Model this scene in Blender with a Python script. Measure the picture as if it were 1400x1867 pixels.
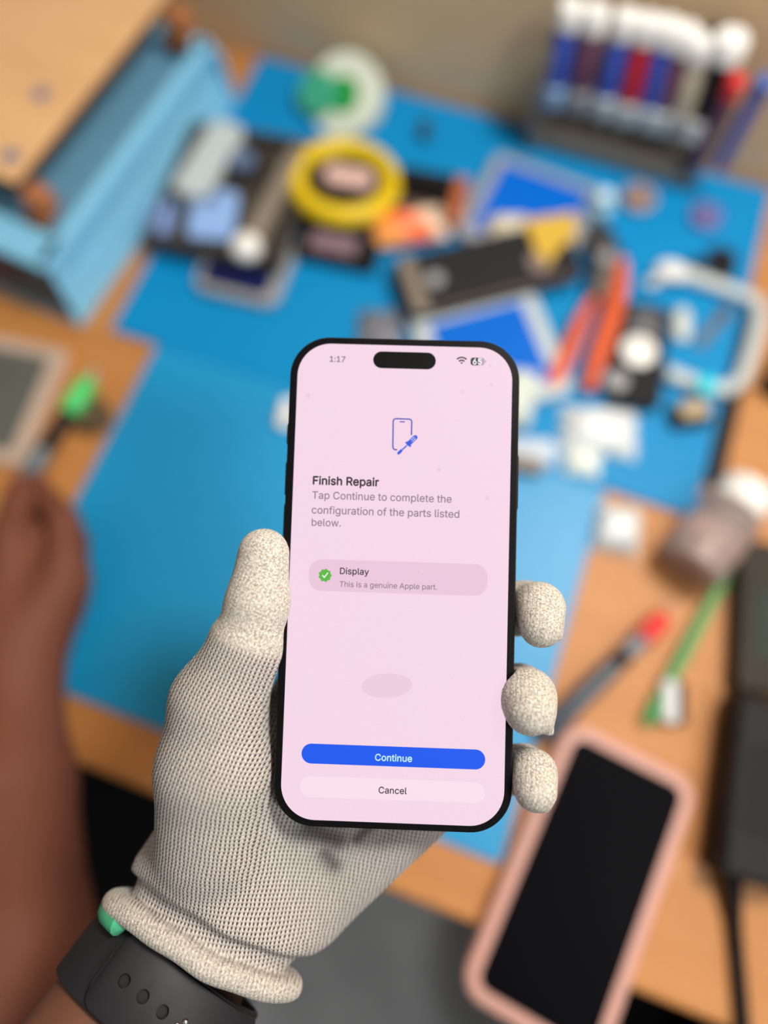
import bpy, bmesh, math, random, os
import numpy as np
from mathutils import Vector, Matrix
from mathutils.geometry import delaunay_2d_cdt, interpolate_bezier

random.seed(7)
rng = np.random.default_rng(7)
SC = bpy.context.scene
for o in list(bpy.data.objects):
    bpy.data.objects.remove(o)
COL = SC.collection

# ------------------------------------------------------------------ camera
TABLE = 0.75                       # bench top above the floor
CAMH = 0.485                       # camera above the bench top
F = 1244.0                         # focal length in pixels of the 1400x1867 frame
CX, CY = 700.0, 933.5
CAM = np.array([0.0, 0.0, TABLE + CAMH])


def unit(v):
    v = np.array(v, float)
    return v / np.linalg.norm(v)


_X = unit([9978, 3389, -F])
_Y = np.array([1508, -3995, F], float)
_Y = unit(_Y - _X * (_X @ _Y))
_Z = np.cross(_X, _Y)
RW = np.stack([_X, _Y, _Z])        # camera vector (right, down, forward) -> world
cam_d = bpy.data.cameras.new('camera')
cam = bpy.data.objects.new('camera', cam_d)
COL.objects.link(cam)
_r, _u, _b = RW @ np.array([1, 0, 0]), RW @ np.array([0, -1, 0]), RW @ np.array([0, 0, -1])
cam.matrix_world = Matrix([[_r[0], _u[0], _b[0], CAM[0]], [_r[1], _u[1], _b[1], CAM[1]],
                           [_r[2], _u[2], _b[2], CAM[2]], [0, 0, 0, 1]])
cam_d.sensor_fit = 'HORIZONTAL'
cam_d.sensor_width = 36
cam_d.lens = F / 1400 * 36
cam_d.clip_start = 0.01
cam_d.dof.use_dof = True
cam_d.dof.focus_distance = 0.2175
cam_d.dof.aperture_fstop = 2.5
cam_d.dof.aperture_blades = 0
SC.camera = cam

# ------------------------------------------------------------------ light
SC.view_settings.view_transform = 'Standard'
SC.view_settings.look = 'None'
SC.view_settings.gamma = 1
SC.view_settings.exposure = 0.0
SC.view_settings.use_curve_mapping = False
SC.cycles.use_denoising = True
SC.cycles.max_bounces = 6

world = bpy.data.worlds.new('room_light')
SC.world = world
world.use_nodes = True
world.node_tree.nodes['Background'].inputs['Color'].default_value = (1.0, 0.95, 0.90, 1)
world.node_tree.nodes['Background'].inputs['Strength'].default_value = 0.26


def area(name, loc, target, size, power, color):
    d = bpy.data.lights.new(name, 'AREA')
    d.shape = 'DISK'
    d.size = size
    d.energy = power
    d.color = color
    o = bpy.data.objects.new(name, d)
    COL.objects.link(o)
    o.location = loc
    o.rotation_euler = (Vector(target) - Vector(loc)).to_track_quat('-Z', 'Y').to_euler()
    return o


area('ceiling_lamp_near', (0.86, -0.16, 2.22), (0, 0.1, 0.9), 0.26, 10.0, (1.0, 0.97, 0.93))
_pl = bpy.data.lights.new('hanging_bulb', 'POINT')
_pl.shadow_soft_size = 0.09
_pl.energy = 37
_pl.color = (1.0, 0.97, 0.93)
_po = bpy.data.objects.new('hanging_bulb', _pl)
COL.objects.link(_po)
_po.location = (0.27, 0.42, 1.78)

# ------------------------------------------------------------------ pixel <-> place


def ray(px, py):
    return RW @ np.array([(px - CX) / F, (py - CY) / F, 1.0])


def T(px, py, z=0.0):
    """point at height z over the bench top that the camera sees at (px, py)"""
    d = ray(px, py)
    return CAM + d * ((TABLE + z - CAM[2]) / d[2])


def TY(px, py, y):
    """point in the upright plane at depth y"""
    d = ray(px, py)
    return CAM + d * ((y - CAM[1]) / d[1])


# the held phone's own frame (mm; x across, y along, z out of the glass)
_r1 = np.array([0.99939886, 0.03010858, -0.01718697])
_r2 = np.array([0.03116963, -0.99738338, 0.06522917])
_r2 = unit(_r2 - _r1 * (_r1 @ _r2))
_r3 = np.cross(_r1, _r2)
_t = np.array([4.7303693, 21.69829872, 221.41742317])
PM = np.stack([_r1, _r2, _r3], 1)
_o = -PM.T @ _t
PHW = RW @ PM
PHC = CAM + RW @ _t / 1000
PHONE_M = Matrix([[PHW[i, 0], PHW[i, 1], PHW[i, 2], PHC[i]] for i in range(3)] + [[0, 0, 0, 1]])


def L(px, py, z=0.0):
    """phone-frame point (mm) at height z over the glass"""
    dl = PM.T @ np.array([(px - CX) / F, (py - CY) / F, 1.0])
    return _o + dl * ((z - _o[2]) / dl[2])


# ------------------------------------------------------------------ materials


def lin(c):
    return tuple(((x / 255) / 12.92 if x / 255 <= 0.04045 else ((x / 255 + 0.055) / 1.055) ** 2.4) for x in c)


class NT:
    def __init__(s, m):
        s.t = m.node_tree
        s.n = s.t.nodes
        s.l = s.t.links

    def new(s, typ, **kw):
        n = s.n.new(typ)
        for k, v in kw.items():
            setattr(n, k, v)
        return n

    def put(s, sock, v):
        if isinstance(v, bpy.types.NodeSocket):
            s.l.new(v, sock)
        else:
            sock.default_value = v

    def m(s, op, a, b=0.0, c=0.0, clamp=False):
        n = s.new('ShaderNodeMath', operation=op, use_clamp=clamp)
        s.put(n.inputs[0], a)
        s.put(n.inputs[1], b)
        s.put(n.inputs[2], c)
        return n.outputs[0]

    def mix(s, f, a, b, mode='MIX'):
        n = s.new('ShaderNodeMix', data_type='RGBA', blend_type=mode)
        s.put(n.inputs[0], f)
        s.put(n.inputs[6], a)
        s.put(n.inputs[7], b)
        return n.outputs[2]

    def noise(s, scale, detail=3, vec=None, rough=0.55):
        n = s.new('ShaderNodeTexNoise')
        n.inputs['Scale'].default_value = scale
        n.inputs['Detail'].default_value = detail
        n.inputs['Roughness'].default_value = rough
        if vec is None:
            vec = s.new('ShaderNodeTexCoord').outputs['Object']
        s.l.new(vec, n.inputs['Vector'])
        return n.outputs['Fac']

    def attr(s, name):
        return s.new('ShaderNodeAttribute', attribute_name=name)


def base_mat(name):
    m = bpy.data.materials.new(name)
    m.use_nodes = True
    return m, NT(m), m.node_tree.nodes['Principled BSDF']


def mat(name, rgb, rough=0.5, metal=0.0, var=0.10, scale=60, coat=0.0, trans=0.0, spec=0.5, bump=0.0, alpha=None):
    m, t, b = base_mat(name)
    c = lin(rgb)
    f = t.noise(scale, 4)
    lo = tuple(x * (1 - var) for x in c) + (1,)
    hi = tuple(min(1, x * (1 + var)) for x in c) + (1,)
    t.put(b.inputs['Base Color'], t.mix(f, lo, hi))
    b.inputs['Roughness'].default_value = rough
    b.inputs['Metallic'].default_value = metal
    b.inputs['Coat Weight'].default_value = coat
    b.inputs['Transmission Weight'].default_value = trans
    b.inputs['Specular IOR Level'].default_value = spec
    if bump:
        n = t.new('ShaderNodeBump')
        n.inputs['Strength'].default_value = 0.5
        n.inputs['Distance'].default_value = bump
        t.put(n.inputs['Height'], f)
        t.put(b.inputs['Normal'], n.outputs[0])
    return m


def glow(name, rgb, strength=1.0):
    m, t, b = base_mat(name)
    b.inputs['Base Color'].default_value = (0.01, 0.01, 0.01, 1)
    b.inputs['Roughness'].default_value = 0.4
    b.inputs['Specular IOR Level'].default_value = 0.15
    b.inputs['Emission Color'].default_value = lin(rgb) + (1,)
    b.inputs['Emission Strength'].default_value = strength
    return m


def wood(name, a, b_, rough=0.4, sx=2.0, sy=40.0):
    m, t, b = base_mat(name)
    tc = t.new('ShaderNodeTexCoord')
    mp = t.new('ShaderNodeMapping')
    mp.inputs['Scale'].default_value = (sx, sy, sy)
    t.l.new(tc.outputs['Object'], mp.inputs['Vector'])
    f = t.noise(1.0, 6, mp.outputs[0], 0.6)
    f2 = t.noise(4.0, 2)
    k = t.m('ADD', t.m('MULTIPLY', f, 0.8), t.m('MULTIPLY', f2, 0.3), clamp=True)
    t.put(b.inputs['Base Color'], t.mix(k, lin(a) + (1,), lin(b_) + (1,)))
    b.inputs['Roughness'].default_value = rough
    return m


M = {}
M['wood'] = wood('honey_wood', (158, 97, 42), (194, 137, 76), 0.55)
M['board'] = wood('pale_plywood', (198, 152, 104), (232, 190, 140), 0.55, 6, 30)
M['board_edge'] = mat('scorched_plywood_edge', (120, 76, 36), 0.6)
M['mat_blue'] = mat('blue_silicone', (0, 130, 188), 0.5, var=0.06, scale=18, spec=0.2)
M['mat_blue_front'] = mat('blue_silicone_front', (0, 138, 194), 0.46, var=0.07, scale=14, spec=0.5)  # slightly lighter and glossier blue than the back mat
M['wall'] = mat('painted_wall', (216, 188, 150), 0.8, var=0.05, scale=6)
M['floor'] = mat('grey_vinyl_floor', (152, 156, 160), 0.6, var=0.3, scale=9)
M['crate_blue'] = mat('light_blue_plastic', (124, 192, 226), 0.45, var=0.04, scale=20)
M['crate_blue_shaded'] = mat('shaded_light_blue_plastic', (92, 140, 168), 0.5, var=0.05)
M['black'] = mat('black_plastic', (20, 20, 23), 0.5, spec=0.2)
M['black_matte'] = mat('matte_black', (30, 30, 34), 0.7, spec=0.2)
M['charcoal'] = mat('charcoal_plastic', (34, 34, 38), 0.55, spec=0.2)
M['brown_black'] = mat('brown_black_plastic', (58, 52, 46), 0.5)
M['taupe'] = mat('taupe_plastic', (126, 116, 104), 0.5)
M['white'] = mat('white_plastic', (232, 232, 228), 0.4, var=0.03)
M['cream'] = mat('cream_plastic', (214, 204, 176), 0.5, var=0.04)
M['grey'] = mat('grey_plastic', (146, 148, 150), 0.5)
M['lgrey'] = mat('light_grey_plastic', (184, 196, 198), 0.4, var=0.05)
M['silver'] = mat('brushed_silver', (190, 198, 206), 0.35, 0.6, var=0.05)
M['steel'] = mat('tool_steel', (120, 118, 116), 0.35, 0.9)
M['lilac'] = mat('lilac_glass', (140, 178, 232), 0.3, var=0.05)
M['slate'] = mat('slate_blue_plastic', (92, 112, 146), 0.4)
M['navy'] = mat('navy_glass', (10, 22, 72), 0.25)
M['cobalt'] = mat('cobalt_glass', (0, 98, 200), 0.4, var=0.04, spec=0.15)
M['orange'] = mat('orange_rubber', (212, 90, 44), 0.5)
M['orange2'] = mat('orange_print', (244, 120, 52), 0.5)
M['red'] = mat('red_plastic', (214, 40, 40), 0.45)
M['yellow'] = mat('yellow_plastic', (222, 190, 10), 0.45, var=0.05)
M['kapton'] = mat('yellow_film', (204, 168, 62), 0.35)
M['pinklabel'] = mat('pale_pink_paper', (216, 180, 172), 0.7)
M['mauve'] = mat('mauve_print', (128, 104, 116), 0.6)
M['green'] = mat('green_plastic', (46, 146, 74), 0.4)
M['teal'] = mat('teal_green_plastic', (60, 164, 130), 0.45)
M['cyan'] = mat('cyan_plastic', (0, 206, 222), 0.4)
M['greencap'] = mat('bright_green_plastic', (64, 196, 104), 0.4)
M['copper'] = mat('copper_wire', (178, 130, 98), 0.4, 0.4)
M['purple'] = mat('purple_plastic', (112, 84, 138), 0.5)
M['rust'] = mat('rust_brown_card', (168, 92, 48), 0.6)
M['brown'] = mat('brown_card', (92, 74, 62), 0.7)
M['maroon'] = mat('maroon_liquid', (112, 68, 92), 0.4)
M['royal'] = mat('royal_blue_liquid', (62, 92, 196), 0.4)
M['tubered'] = mat('red_liquid', (206, 36, 56), 0.4)
M['paleblue'] = mat('pale_blue_plastic', (140, 176, 206), 0.4)
M['rackgrey'] = mat('dark_grey_acrylic', (112, 112, 112), 0.35)
M['rackbrown'] = mat('smoky_acrylic', (128, 120, 106), 0.35)
M['pinkcase'] = mat('pink_silicone', (198, 152, 140), 0.5, var=0.04)
M['screenoff'] = mat('dark_screen_glass', (8, 8, 12), 0.4, spec=0.02, var=0.02)
M['boxprint'] = mat('olive_brown_print', (50, 45, 38), 0.6, spec=0.2, var=0.4, scale=30)
M['foil'] = mat('milky_plastic_film', (214, 222, 224), 0.3, var=0.12, scale=90, bump=0.002)
M['greyfilm'] = mat('grey_plastic_film', (104, 108, 118), 0.4, var=0.1, bump=0.002)
M['beige'] = mat('beige_frame_plastic', (184, 164, 148), 0.5)
M['slateface'] = mat('dull_slate_face', (86, 90, 86), 0.5, var=0.2, scale=20)
M['clear'] = mat('frosted_clear_plastic', (226, 214, 214), 0.25, trans=0.75, var=0.02)
M['skin'] = mat('brown_skin', (108, 64, 48), 0.65, spec=0.25, var=0.12, scale=40, bump=0.0006)
M['skin2'] = mat('deep_brown_skin', (96, 60, 44), 0.55, var=0.14, scale=160, bump=0.0005)
M['dark_area_black'] = mat('dark_area_vinyl', (8, 8, 10), 0.7, spec=0.1)
M['chrome'] = mat('polished_metal', (220, 220, 220), 0.12, 1.0)
M['strap'] = mat('black_fluoroelastomer', (27, 28, 32), 0.55, var=0.05, scale=300, spec=0.3)
M['strapdark'] = mat('dark_strap_lining', (8, 8, 9), 0.8)
M['lining'] = mat('green_knit_lining', (58, 150, 112), 0.9, var=0.3, scale=900)
M['titan'] = mat('dark_titanium', (20, 20, 22), 0.6, 0.2, spec=0.2)
M['glass'] = mat('black_cover_glass', (8, 8, 10), 0.3, spec=0.15)

# ------------------------------------------------------------------ object helpers


def tag(o, label=None, cat=None, group=None, kind=None):
    if label:
        o['label'] = label
    if cat:
        o['category'] = cat
    if group:
        o['group'] = group
    if kind:
        o['kind'] = kind
    return o


def empty(name, loc=(0, 0, 0), rz=0.0, mw=None, **kw):
    o = bpy.data.objects.new(name, None)
    COL.objects.link(o)
    o.empty_display_size = 0.01
    if mw is not None:
        o.matrix_world = mw
    else:
        o.location = loc
        o.rotation_euler = (0, 0, rz)
    return tag(o, **kw)


def link(name, me, m=None, parent=None, loc=None, rz=0.0, smooth=True):
    o = bpy.data.objects.new(name, me)
    COL.objects.link(o)
    if m is not None:
        me.materials.append(M[m] if isinstance(m, str) else m)
    if parent is not None:
        o.parent = parent
    if loc is not None:
        o.location = loc
    o.rotation_euler = (0, 0, rz)
    if smooth:
        me.set_sharp_from_angle(angle=math.radians(38))
        me.polygons.foreach_set('use_smooth', [len(p.vertices) < 7 for p in me.polygons])
    return o


def raw(name, V, Fc):
    me = bpy.data.meshes.new(name)
    me.from_pydata([tuple(map(float, v)) for v in V], [], [tuple(f) for f in Fc])
    bm = bmesh.new()
    bm.from_mesh(me)
    bmesh.ops.recalc_face_normals(bm, faces=bm.faces)
    bm.to_mesh(me)
    bm.free()
    me.update()
    return me


class MB:
    def __init__(s):
        s.V = []
        s.F = []

    def add(s, V, Fc):
        n = len(s.V)
        s.V += [tuple(v) for v in V]
        s.F += [tuple(i + n for i in f) for f in Fc]
        return s

    def loft(s, rings, closed=True, caps=True):
        n = len(rings[0])
        V = [p for r in rings for p in r]
        Fc = []
        for k in range(len(rings) - 1):
            for i in range(n if closed else n - 1):
                j = (i + 1) % n
                Fc.append((k * n + i, k * n + j, (k + 1) * n + j, (k + 1) * n + i))
        if caps:
            Fc.append(tuple(range(n))[::-1])
            Fc.append(tuple((len(rings) - 1) * n + i for i in range(n)))
        return s.add(V, Fc)

    def box(s, c, d, bev=0.0):
        x, y, z = (v / 2 for v in d)
        b = min(bev, x * .9, y * .9, z * .9) if bev else 0
        return s.slab2(c, d, max(b, 1e-5), b)

    def slab2(s, c, d, r, bev=0.0, seg=4):
        w, h, t = d
        z0 = c[2] - t / 2
        return s.slab(w, h, t, r, bev, (c[0], c[1], z0), seg)

    def slab(s, w, h, t, r, bev=0.0, at=(0, 0, 0), seg=6):
        def ring(ins, z):
            return [(x + at[0], y + at[1], z + at[2]) for x, y in rrect(w - 2 * ins, h - 2 * ins, max(r - ins, 1e-5), seg)]
        if bev > 0:
            k = bev * 0.3
            rings = [ring(bev, 0), ring(k, k), ring(0, bev), ring(0, t - bev), ring(k, t - k), ring(bev, t)]
        else:
            rings = [ring(0, 0), ring(0, t)]
        return s.loft(rings)

    def lathe(s, prof, seg=32, at=(0, 0, 0), axis=None):
        """profile of (r, z) turned round z (or along axis)"""
        A = frame(axis) if axis is not None else np.eye(3)
        rings = []
        for r, z in prof:
            rings.append([tuple(np.array(at) + A @ np.array([max(r, 1e-6) * math.cos(2 * math.pi * i / seg),
                                                            max(r, 1e-6) * math.sin(2 * math.pi * i / seg), z])) for i in range(seg)])
        return s.loft(rings)

    def torus(s, R, r, at=(0, 0, 0), axis=None, seg=40, sub=12, sz=1.0):
        A = frame(axis) if axis is not None else np.eye(3)
        V, Fc = [], []
        for i in range(seg):
            a = 2 * math.pi * i / seg
            for j in range(sub):
                b = 2 * math.pi * j / sub
                q = R + r * math.cos(b)
                V.append(tuple(np.array(at) + A @ np.array([q * math.cos(a), q * math.sin(a), r * sz * math.sin(b)])))
        for i in range(seg):
            for j in range(sub):
                a, b = i, (i + 1) % seg
                c, d = j, (j + 1) % sub
                Fc.append((a * sub + c, b * sub + c, b * sub + d, a * sub + d))
        return s.add(V, Fc)

    def tube(s, pts, rad, seg=14, flat=1.0):
        P = [np.array(p, float) for p in pts]
        if not hasattr(rad, '__len__'):
            rad = [rad] * len(P)
        rings = []
        up = None
        for i, p in enumerate(P):
            d = unit(P[min(i + 1, len(P) - 1)] - P[max(i - 1, 0)])
            if up is None:
                up = np.array([0, 0, 1.0]) if abs(d[2]) < .9 else np.array([1.0, 0, 0])
            a = unit(np.cross(up, d))
            b = np.cross(d, a)
            up = b
            rings.append([tuple(p + rad[i] * (a * math.cos(2 * math.pi * k / seg) + flat * b * math.sin(2 * math.pi * k / seg))) for k in range(seg)])
        return s.loft(rings)

    def ball(s, c, r, seg=16, sq=(1, 1, 1)):
        n = seg // 2
        rings = []
        for i in range(n + 1):
            a = -math.pi / 2 + math.pi * i / n
            rr = max(math.cos(a), 1e-4)
            rings.append([(c[0] + r * sq[0] * rr * math.cos(2 * math.pi * k / seg), c[1] + r * sq[1] * rr * math.sin(2 * math.pi * k / seg),
                           c[2] + r * sq[2] * math.sin(a)) for k in range(seg)])
        return s.loft(rings)

    def move(s, loc, A=None):
        A = np.eye(3) if A is None else A
        s.V = [tuple(A @ np.array(v) + np.array(loc)) for v in s.V]
        return s

    def build(s, name, m, parent=None, loc=None, rz=0.0, smooth=True):
        return link(name, raw(name, s.V, s.F), m, parent, loc, rz, smooth)


def frame(axis):
    z = unit(axis)
    x = unit(np.cross([0, 0, 1.0] if abs(z[2]) < .9 else [1.0, 0, 0], z))
    return np.stack([x, np.cross(z, x), z], 1)


def rrect(w, h, r, seg=6):
    r = min(r, w / 2, h / 2)
    P = []
    for cx, cy, a0 in ((w / 2 - r, h / 2 - r, 0), (-w / 2 + r, h / 2 - r, 90), (-w / 2 + r, -h / 2 + r, 180), (w / 2 - r, -h / 2 + r, 270)):
        for k in range(seg + 1):
            a = math.radians(a0 + 90 * k / seg)
            P.append((cx + r * math.cos(a), cy + r * math.sin(a)))
    return P


def fit(tl, tr, br, bl, z=0.0):
    """place, turn and size of a real rectangle lying at height z: x runs tl->tr, y runs bl->tl"""
    a, b, c, d = (T(*p, z) for p in (tl, tr, br, bl))
    ctr = (a + b + c + d) / 4
    u = (b - a + c - d)[:2]
    return (ctr[0], ctr[1], TABLE + z), math.atan2(u[1], u[0]), \
        (np.linalg.norm(b - a) + np.linalg.norm(c - d)) / 2, (np.linalg.norm(a - d) + np.linalg.norm(b - c)) / 2


def base(px, py, z=0.0):
    p = T(px, py, z)
    return (p[0], p[1], TABLE + z)


# ------------------------------------------------------------------ implicit surfaces


def cap(P, a, b, ra, rb):
    a, b = np.array(a, np.float32), np.array(b, np.float32)
    ab = b - a
    h = np.clip(((P - a) @ ab) / (ab @ ab), 0, 1)
    return np.linalg.norm(P - a - h[..., None] * ab, axis=-1) - (ra + h * (rb - ra))


def smin(a, b, k):
    h = np.clip(0.5 + 0.5 * (b - a) / k, 0, 1)
    return b * (1 - h) + a * h - k * h * (1 - h)


def chain(P, pts, k=2.0):
    d = None
    for (p, r), (q, s) in zip(pts[:-1], pts[1:]):
        e = cap(P, p, q, r, s)
        d = e if d is None else smin(d, e, k)
    return d


def nets(fn, lo, hi, step):
    """surface nets of fn < 0 on a regular grid"""
    ax = [np.arange(l, h + step, step, dtype=np.float32) for l, h in zip(lo, hi)]
    n = [len(a) for a in ax]
    D = np.empty(n, np.float32)
    for i in range(0, n[0], 24):
        g = np.stack(np.meshgrid(ax[0][i:i + 24], ax[1], ax[2], indexing='ij'), -1)
        D[i:i + 24] = fn(g)
    ins = D < 0
    cs = [c - 1 for c in n]
    acc = np.zeros(cs + [3], np.float32)
    cnt = np.zeros(cs, np.float32)
    off = [(0, 0), (0, 1), (1, 0), (1, 1)]

    def sl(o):
        return tuple(slice(o[k], o[k] + cs[k]) for k in range(3))
    for axis in range(3):
        oth = [k for k in range(3) if k != axis]
        for a, b in off:
            o0 = [0, 0, 0]
            o0[oth[0]], o0[oth[1]] = a, b
            o1 = list(o0)
            o1[axis] = 1
            d0, d1 = D[sl(o0)], D[sl(o1)]
            x = (d0 < 0) != (d1 < 0)
            tt = np.where(x, d0 / np.where(x, d0 - d1, 1), 0)
            for k in range(3):
                acc[..., k] += np.where(x, o0[k] + (tt if k == axis else 0), 0)
            cnt += x
    act = cnt > 0
    idx = np.full(cs, -1, np.int64)
    idx[act] = np.arange(act.sum())
    cell = np.argwhere(act)
    V = np.array(lo) + (cell + acc[act] / cnt[act][:, None]) * step
    Q = []
    for axis in range(3):
        o = [k for k in range(3) if k != axis]
        s0 = [slice(None)] * 3
        s1 = [slice(None)] * 3
        s0[axis], s1[axis] = slice(0, n[axis] - 1), slice(1, n[axis])
        e = np.argwhere(ins[tuple(s0)] != ins[tuple(s1)])
        e = e[(e[:, o[0]] > 0) & (e[:, o[1]] > 0) & (e[:, o[0]] < n[o[0]] - 1) & (e[:, o[1]] < n[o[1]] - 1)]
        q = []
        for a, b in ((0, 0), (1, 0), (1, 1), (0, 1)):
            c = e.copy()
            c[:, o[0]] -= a
            c[:, o[1]] -= b
            q.append(idx[c[:, 0], c[:, 1], c[:, 2]])
        q = np.stack(q, 1)
        flip = ins[tuple(e.T)]
        if axis == 1:
            flip = ~flip
        q[~flip] = q[~flip][:, ::-1]
        Q.append(q)
    Q = np.concatenate(Q)
    Q = Q[(Q >= 0).all(1)]
    return V, Q


def relax(V, Q, it=2, w=0.5):
    e = np.concatenate([Q[:, [0, 1]], Q[:, [1, 2]], Q[:, [2, 3]], Q[:, [3, 0]]])
    e = np.concatenate([e, e[:, ::-1]])
    deg = np.bincount(e[:, 0], minlength=len(V))[:, None]
    for _ in range(it):
        a = np.stack([np.bincount(e[:, 0], V[e[:, 1], k], len(V)) for k in range(3)], 1) / np.maximum(deg, 1)
        V = V + w * (a - V)
    return V


def mesh_np(name, V, Q):
    me = bpy.data.meshes.new(name)
    me.vertices.add(len(V))
    me.vertices.foreach_set('co', V.astype(np.float32).ravel())
    me.loops.add(Q.size)
    me.loops.foreach_set('vertex_index', Q.astype(np.int32).ravel())
    me.polygons.add(len(Q))
    me.polygons.foreach_set('loop_start', np.arange(0, Q.size, 4, dtype=np.int32))
    me.polygons.foreach_set('use_smooth', np.ones(len(Q), bool))
    me.update(calc_edges=True)
    me.validate()
    return me


# ------------------------------------------------------------------ setting
def struct(o):
    return tag(o, kind='structure')


struct(MB().box((0, 0.0, -0.02), (5.0, 4.0, 0.04)).build('floor', 'floor', smooth=False))
WALLY = 0.536
struct(MB().box((0, WALLY + 0.05, 1.2), (5.0, 0.10, 2.4)).build('wall_back', 'wall', smooth=False))

# bench
TF = -0.0965
bench = empty('workbench', (0.05, (TF + WALLY) / 2, 0), label='long honey-coloured wooden workbench carrying blue repair mats and tools', cat='workbench')
_by = (WALLY - 0.002 - TF)
MB().box((0, 0, TABLE - 0.014), (1.9, _by - 0.004, 0.028), 0.003).build('bench_top', 'wood', bench)
for sx in (-1, 1):
    for sy in (-1, 1):
        MB().box((sx * 0.88, sy * (_by / 2 - 0.06), (TABLE - 0.028) / 2), (0.06, 0.06, TABLE - 0.028), 0.003).build('leg', 'wood', bench)
MB().box((0, _by / 2 - 0.06, TABLE - 0.07), (1.70, 0.02, 0.07), 0.002).build('apron', 'wood', bench)

# mats


def slab_thing(name, m, geo, t, r, bev, label, cat, group=None):
    (loc, rz, w, h) = geo
    o = MB().slab(w, h, t, r, bev).build(name, m, loc=loc, rz=rz)
    return tag(o, label, cat, group)


bm_ = tag(MB().slab(0.480, 0.314, 0.003, 0.004, 0.0008).build('repair_mat', 'mat_blue', loc=(-0.0830, 0.371, TABLE)),
          'large blue silicone repair mat at the back of the bench under most tools', 'mat')
fm_ = tag(MB().slab(0.372, 0.269, 0.0025, 0.004, 0.0008).build('repair_mat', 'mat_blue_front', loc=(-0.0955, 0.0795, TABLE)),
          'smaller empty blue silicone mat at the front of the bench behind the held phone', 'mat')
Z0 = 0.003      # height of things that lie on the back mat

# ------------------------------------------------------------------ the held phone
phone = empty('smartphone', mw=PHONE_M, label='large black smartphone in gloved hand with lit pink repair screen', cat='smartphone')
S = 0.001


def pbuild(mb, name, m, parent=phone, smooth=True):
    mb.V = [tuple(c * S for c in v) for v in mb.V]
    return mb.build(name, m, parent, smooth=smooth)


PW, PHh = 76.3, 159.4
pbuild(MB().slab(PW, PHh, 8.1, 13.2, 1.3, (0, 0, -8.25), 14), 'frame', 'titan')
pbuild(MB().slab(PW - 1.3, PHh - 1.3, 0.5, 12.7, 0.22, (0, 0, -0.52), 14), 'front_glass', 'glass')
for y, h in ((33, 18), (8, 0)):
    if h:
        pbuild(MB().box((PW / 2 + 0.15, y, -4.2), (0.9, h, 2.6), 0.4), 'side_button', 'titan')
for y, h in ((47, 7), (32, 11), (18, 11)):
    pbuild(MB().box((-PW / 2 - 0.15, y, -4.2), (0.9, h, 2.6), 0.4), 'side_button', 'titan')
cm = pbuild(MB().slab(38, 39, 1.6, 9, 0.5, (-16, 57, -9.8)), 'camera_module', 'titan')
for x, y in ((-25, 66), (-25, 48), (-7, 57)):
    pbuild(MB().lathe([(8, 0), (8, -2.2), (7, -2.6), (0.01, -2.6)], 28, (x, y, -9.6)), 'camera_lens', 'glass', cm)

# display: lit panel with a faint moire grain
m, t, b = base_mat('lit_pink_display')
f1 = t.noise(2600, 2)
f2 = t.noise(22, 2)
colr = t.mix(f1, lin((238, 204, 219)) + (1,), lin((255, 223, 236)) + (1,))
colr = t.mix(t.m('MULTIPLY', f2, 0.55), colr, lin((238, 214, 242)) + (1,))
b.inputs['Base Color'].default_value = (0.01, 0.01, 0.01, 1)
b.inputs['Roughness'].default_value = 0.35
b.inputs['Specular IOR Level'].default_value = 0.15
t.put(b.inputs['Emission Color'], colr)
b.inputs['Emission Strength'].default_value = 0.99
M['display'] = m
SWd, SHd = 71.0, 154.2
disp = pbuild(MB().slab(SWd, SHd, 0.05, 11.0, 0, (0, 0, -0.01), 14), 'display', 'display', smooth=False)
M['ui_text'] = glow('dark_ui_ink', (44, 38, 46))
M['ui_grey'] = glow('grey_ui_ink', (140, 120, 134))
M['ui_dim'] = glow('dim_ui_ink', (104, 90, 100))
M['ui_card'] = glow('ui_card_lilac', (236, 200, 222), 0.97)
M['ui_blue'] = glow('ui_button_blue', (0, 86, 238))
M['ui_pill'] = glow('ui_pill_pale', (248, 222, 235))
M['ui_cyan'] = glow('ui_pale_cyan', (196, 240, 250))
M['ui_icon'] = glow('ui_icon_blue', (54, 92, 224))
M['ui_icon2'] = glow('ui_icon_indigo', (80, 84, 184))
M['ui_green'] = glow('ui_badge_green', (88, 184, 60))
M['ui_white'] = glow('ui_white', (252, 250, 252))
M['ui_mute'] = glow('ui_battery_mauve', (186, 158, 176))
M['ui_reflection_spot'] = glow('ui_reflection_and_spot_tint', (238, 206, 224), 0.97)

try:
    _fp = os.path.join(bpy.utils.system_resource('DATAFILES', path='fonts'), 'Inter.woff2')
    FONT = bpy.data.fonts.load(_fp) if os.path.exists(_fp) else None
except Exception:
    FONT = None


def flat(name, polys, m, z, parent=disp):
    mb = MB()
    for P in polys:
        mb.add([(x, y, z) for x, y in P], [tuple(range(len(P)))])
    o = pbuild(mb, name, m, parent, smooth=False)
    for p in o.data.polygons:
        if (p.normal.z) < 0:
            p.flip()
    return o


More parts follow.
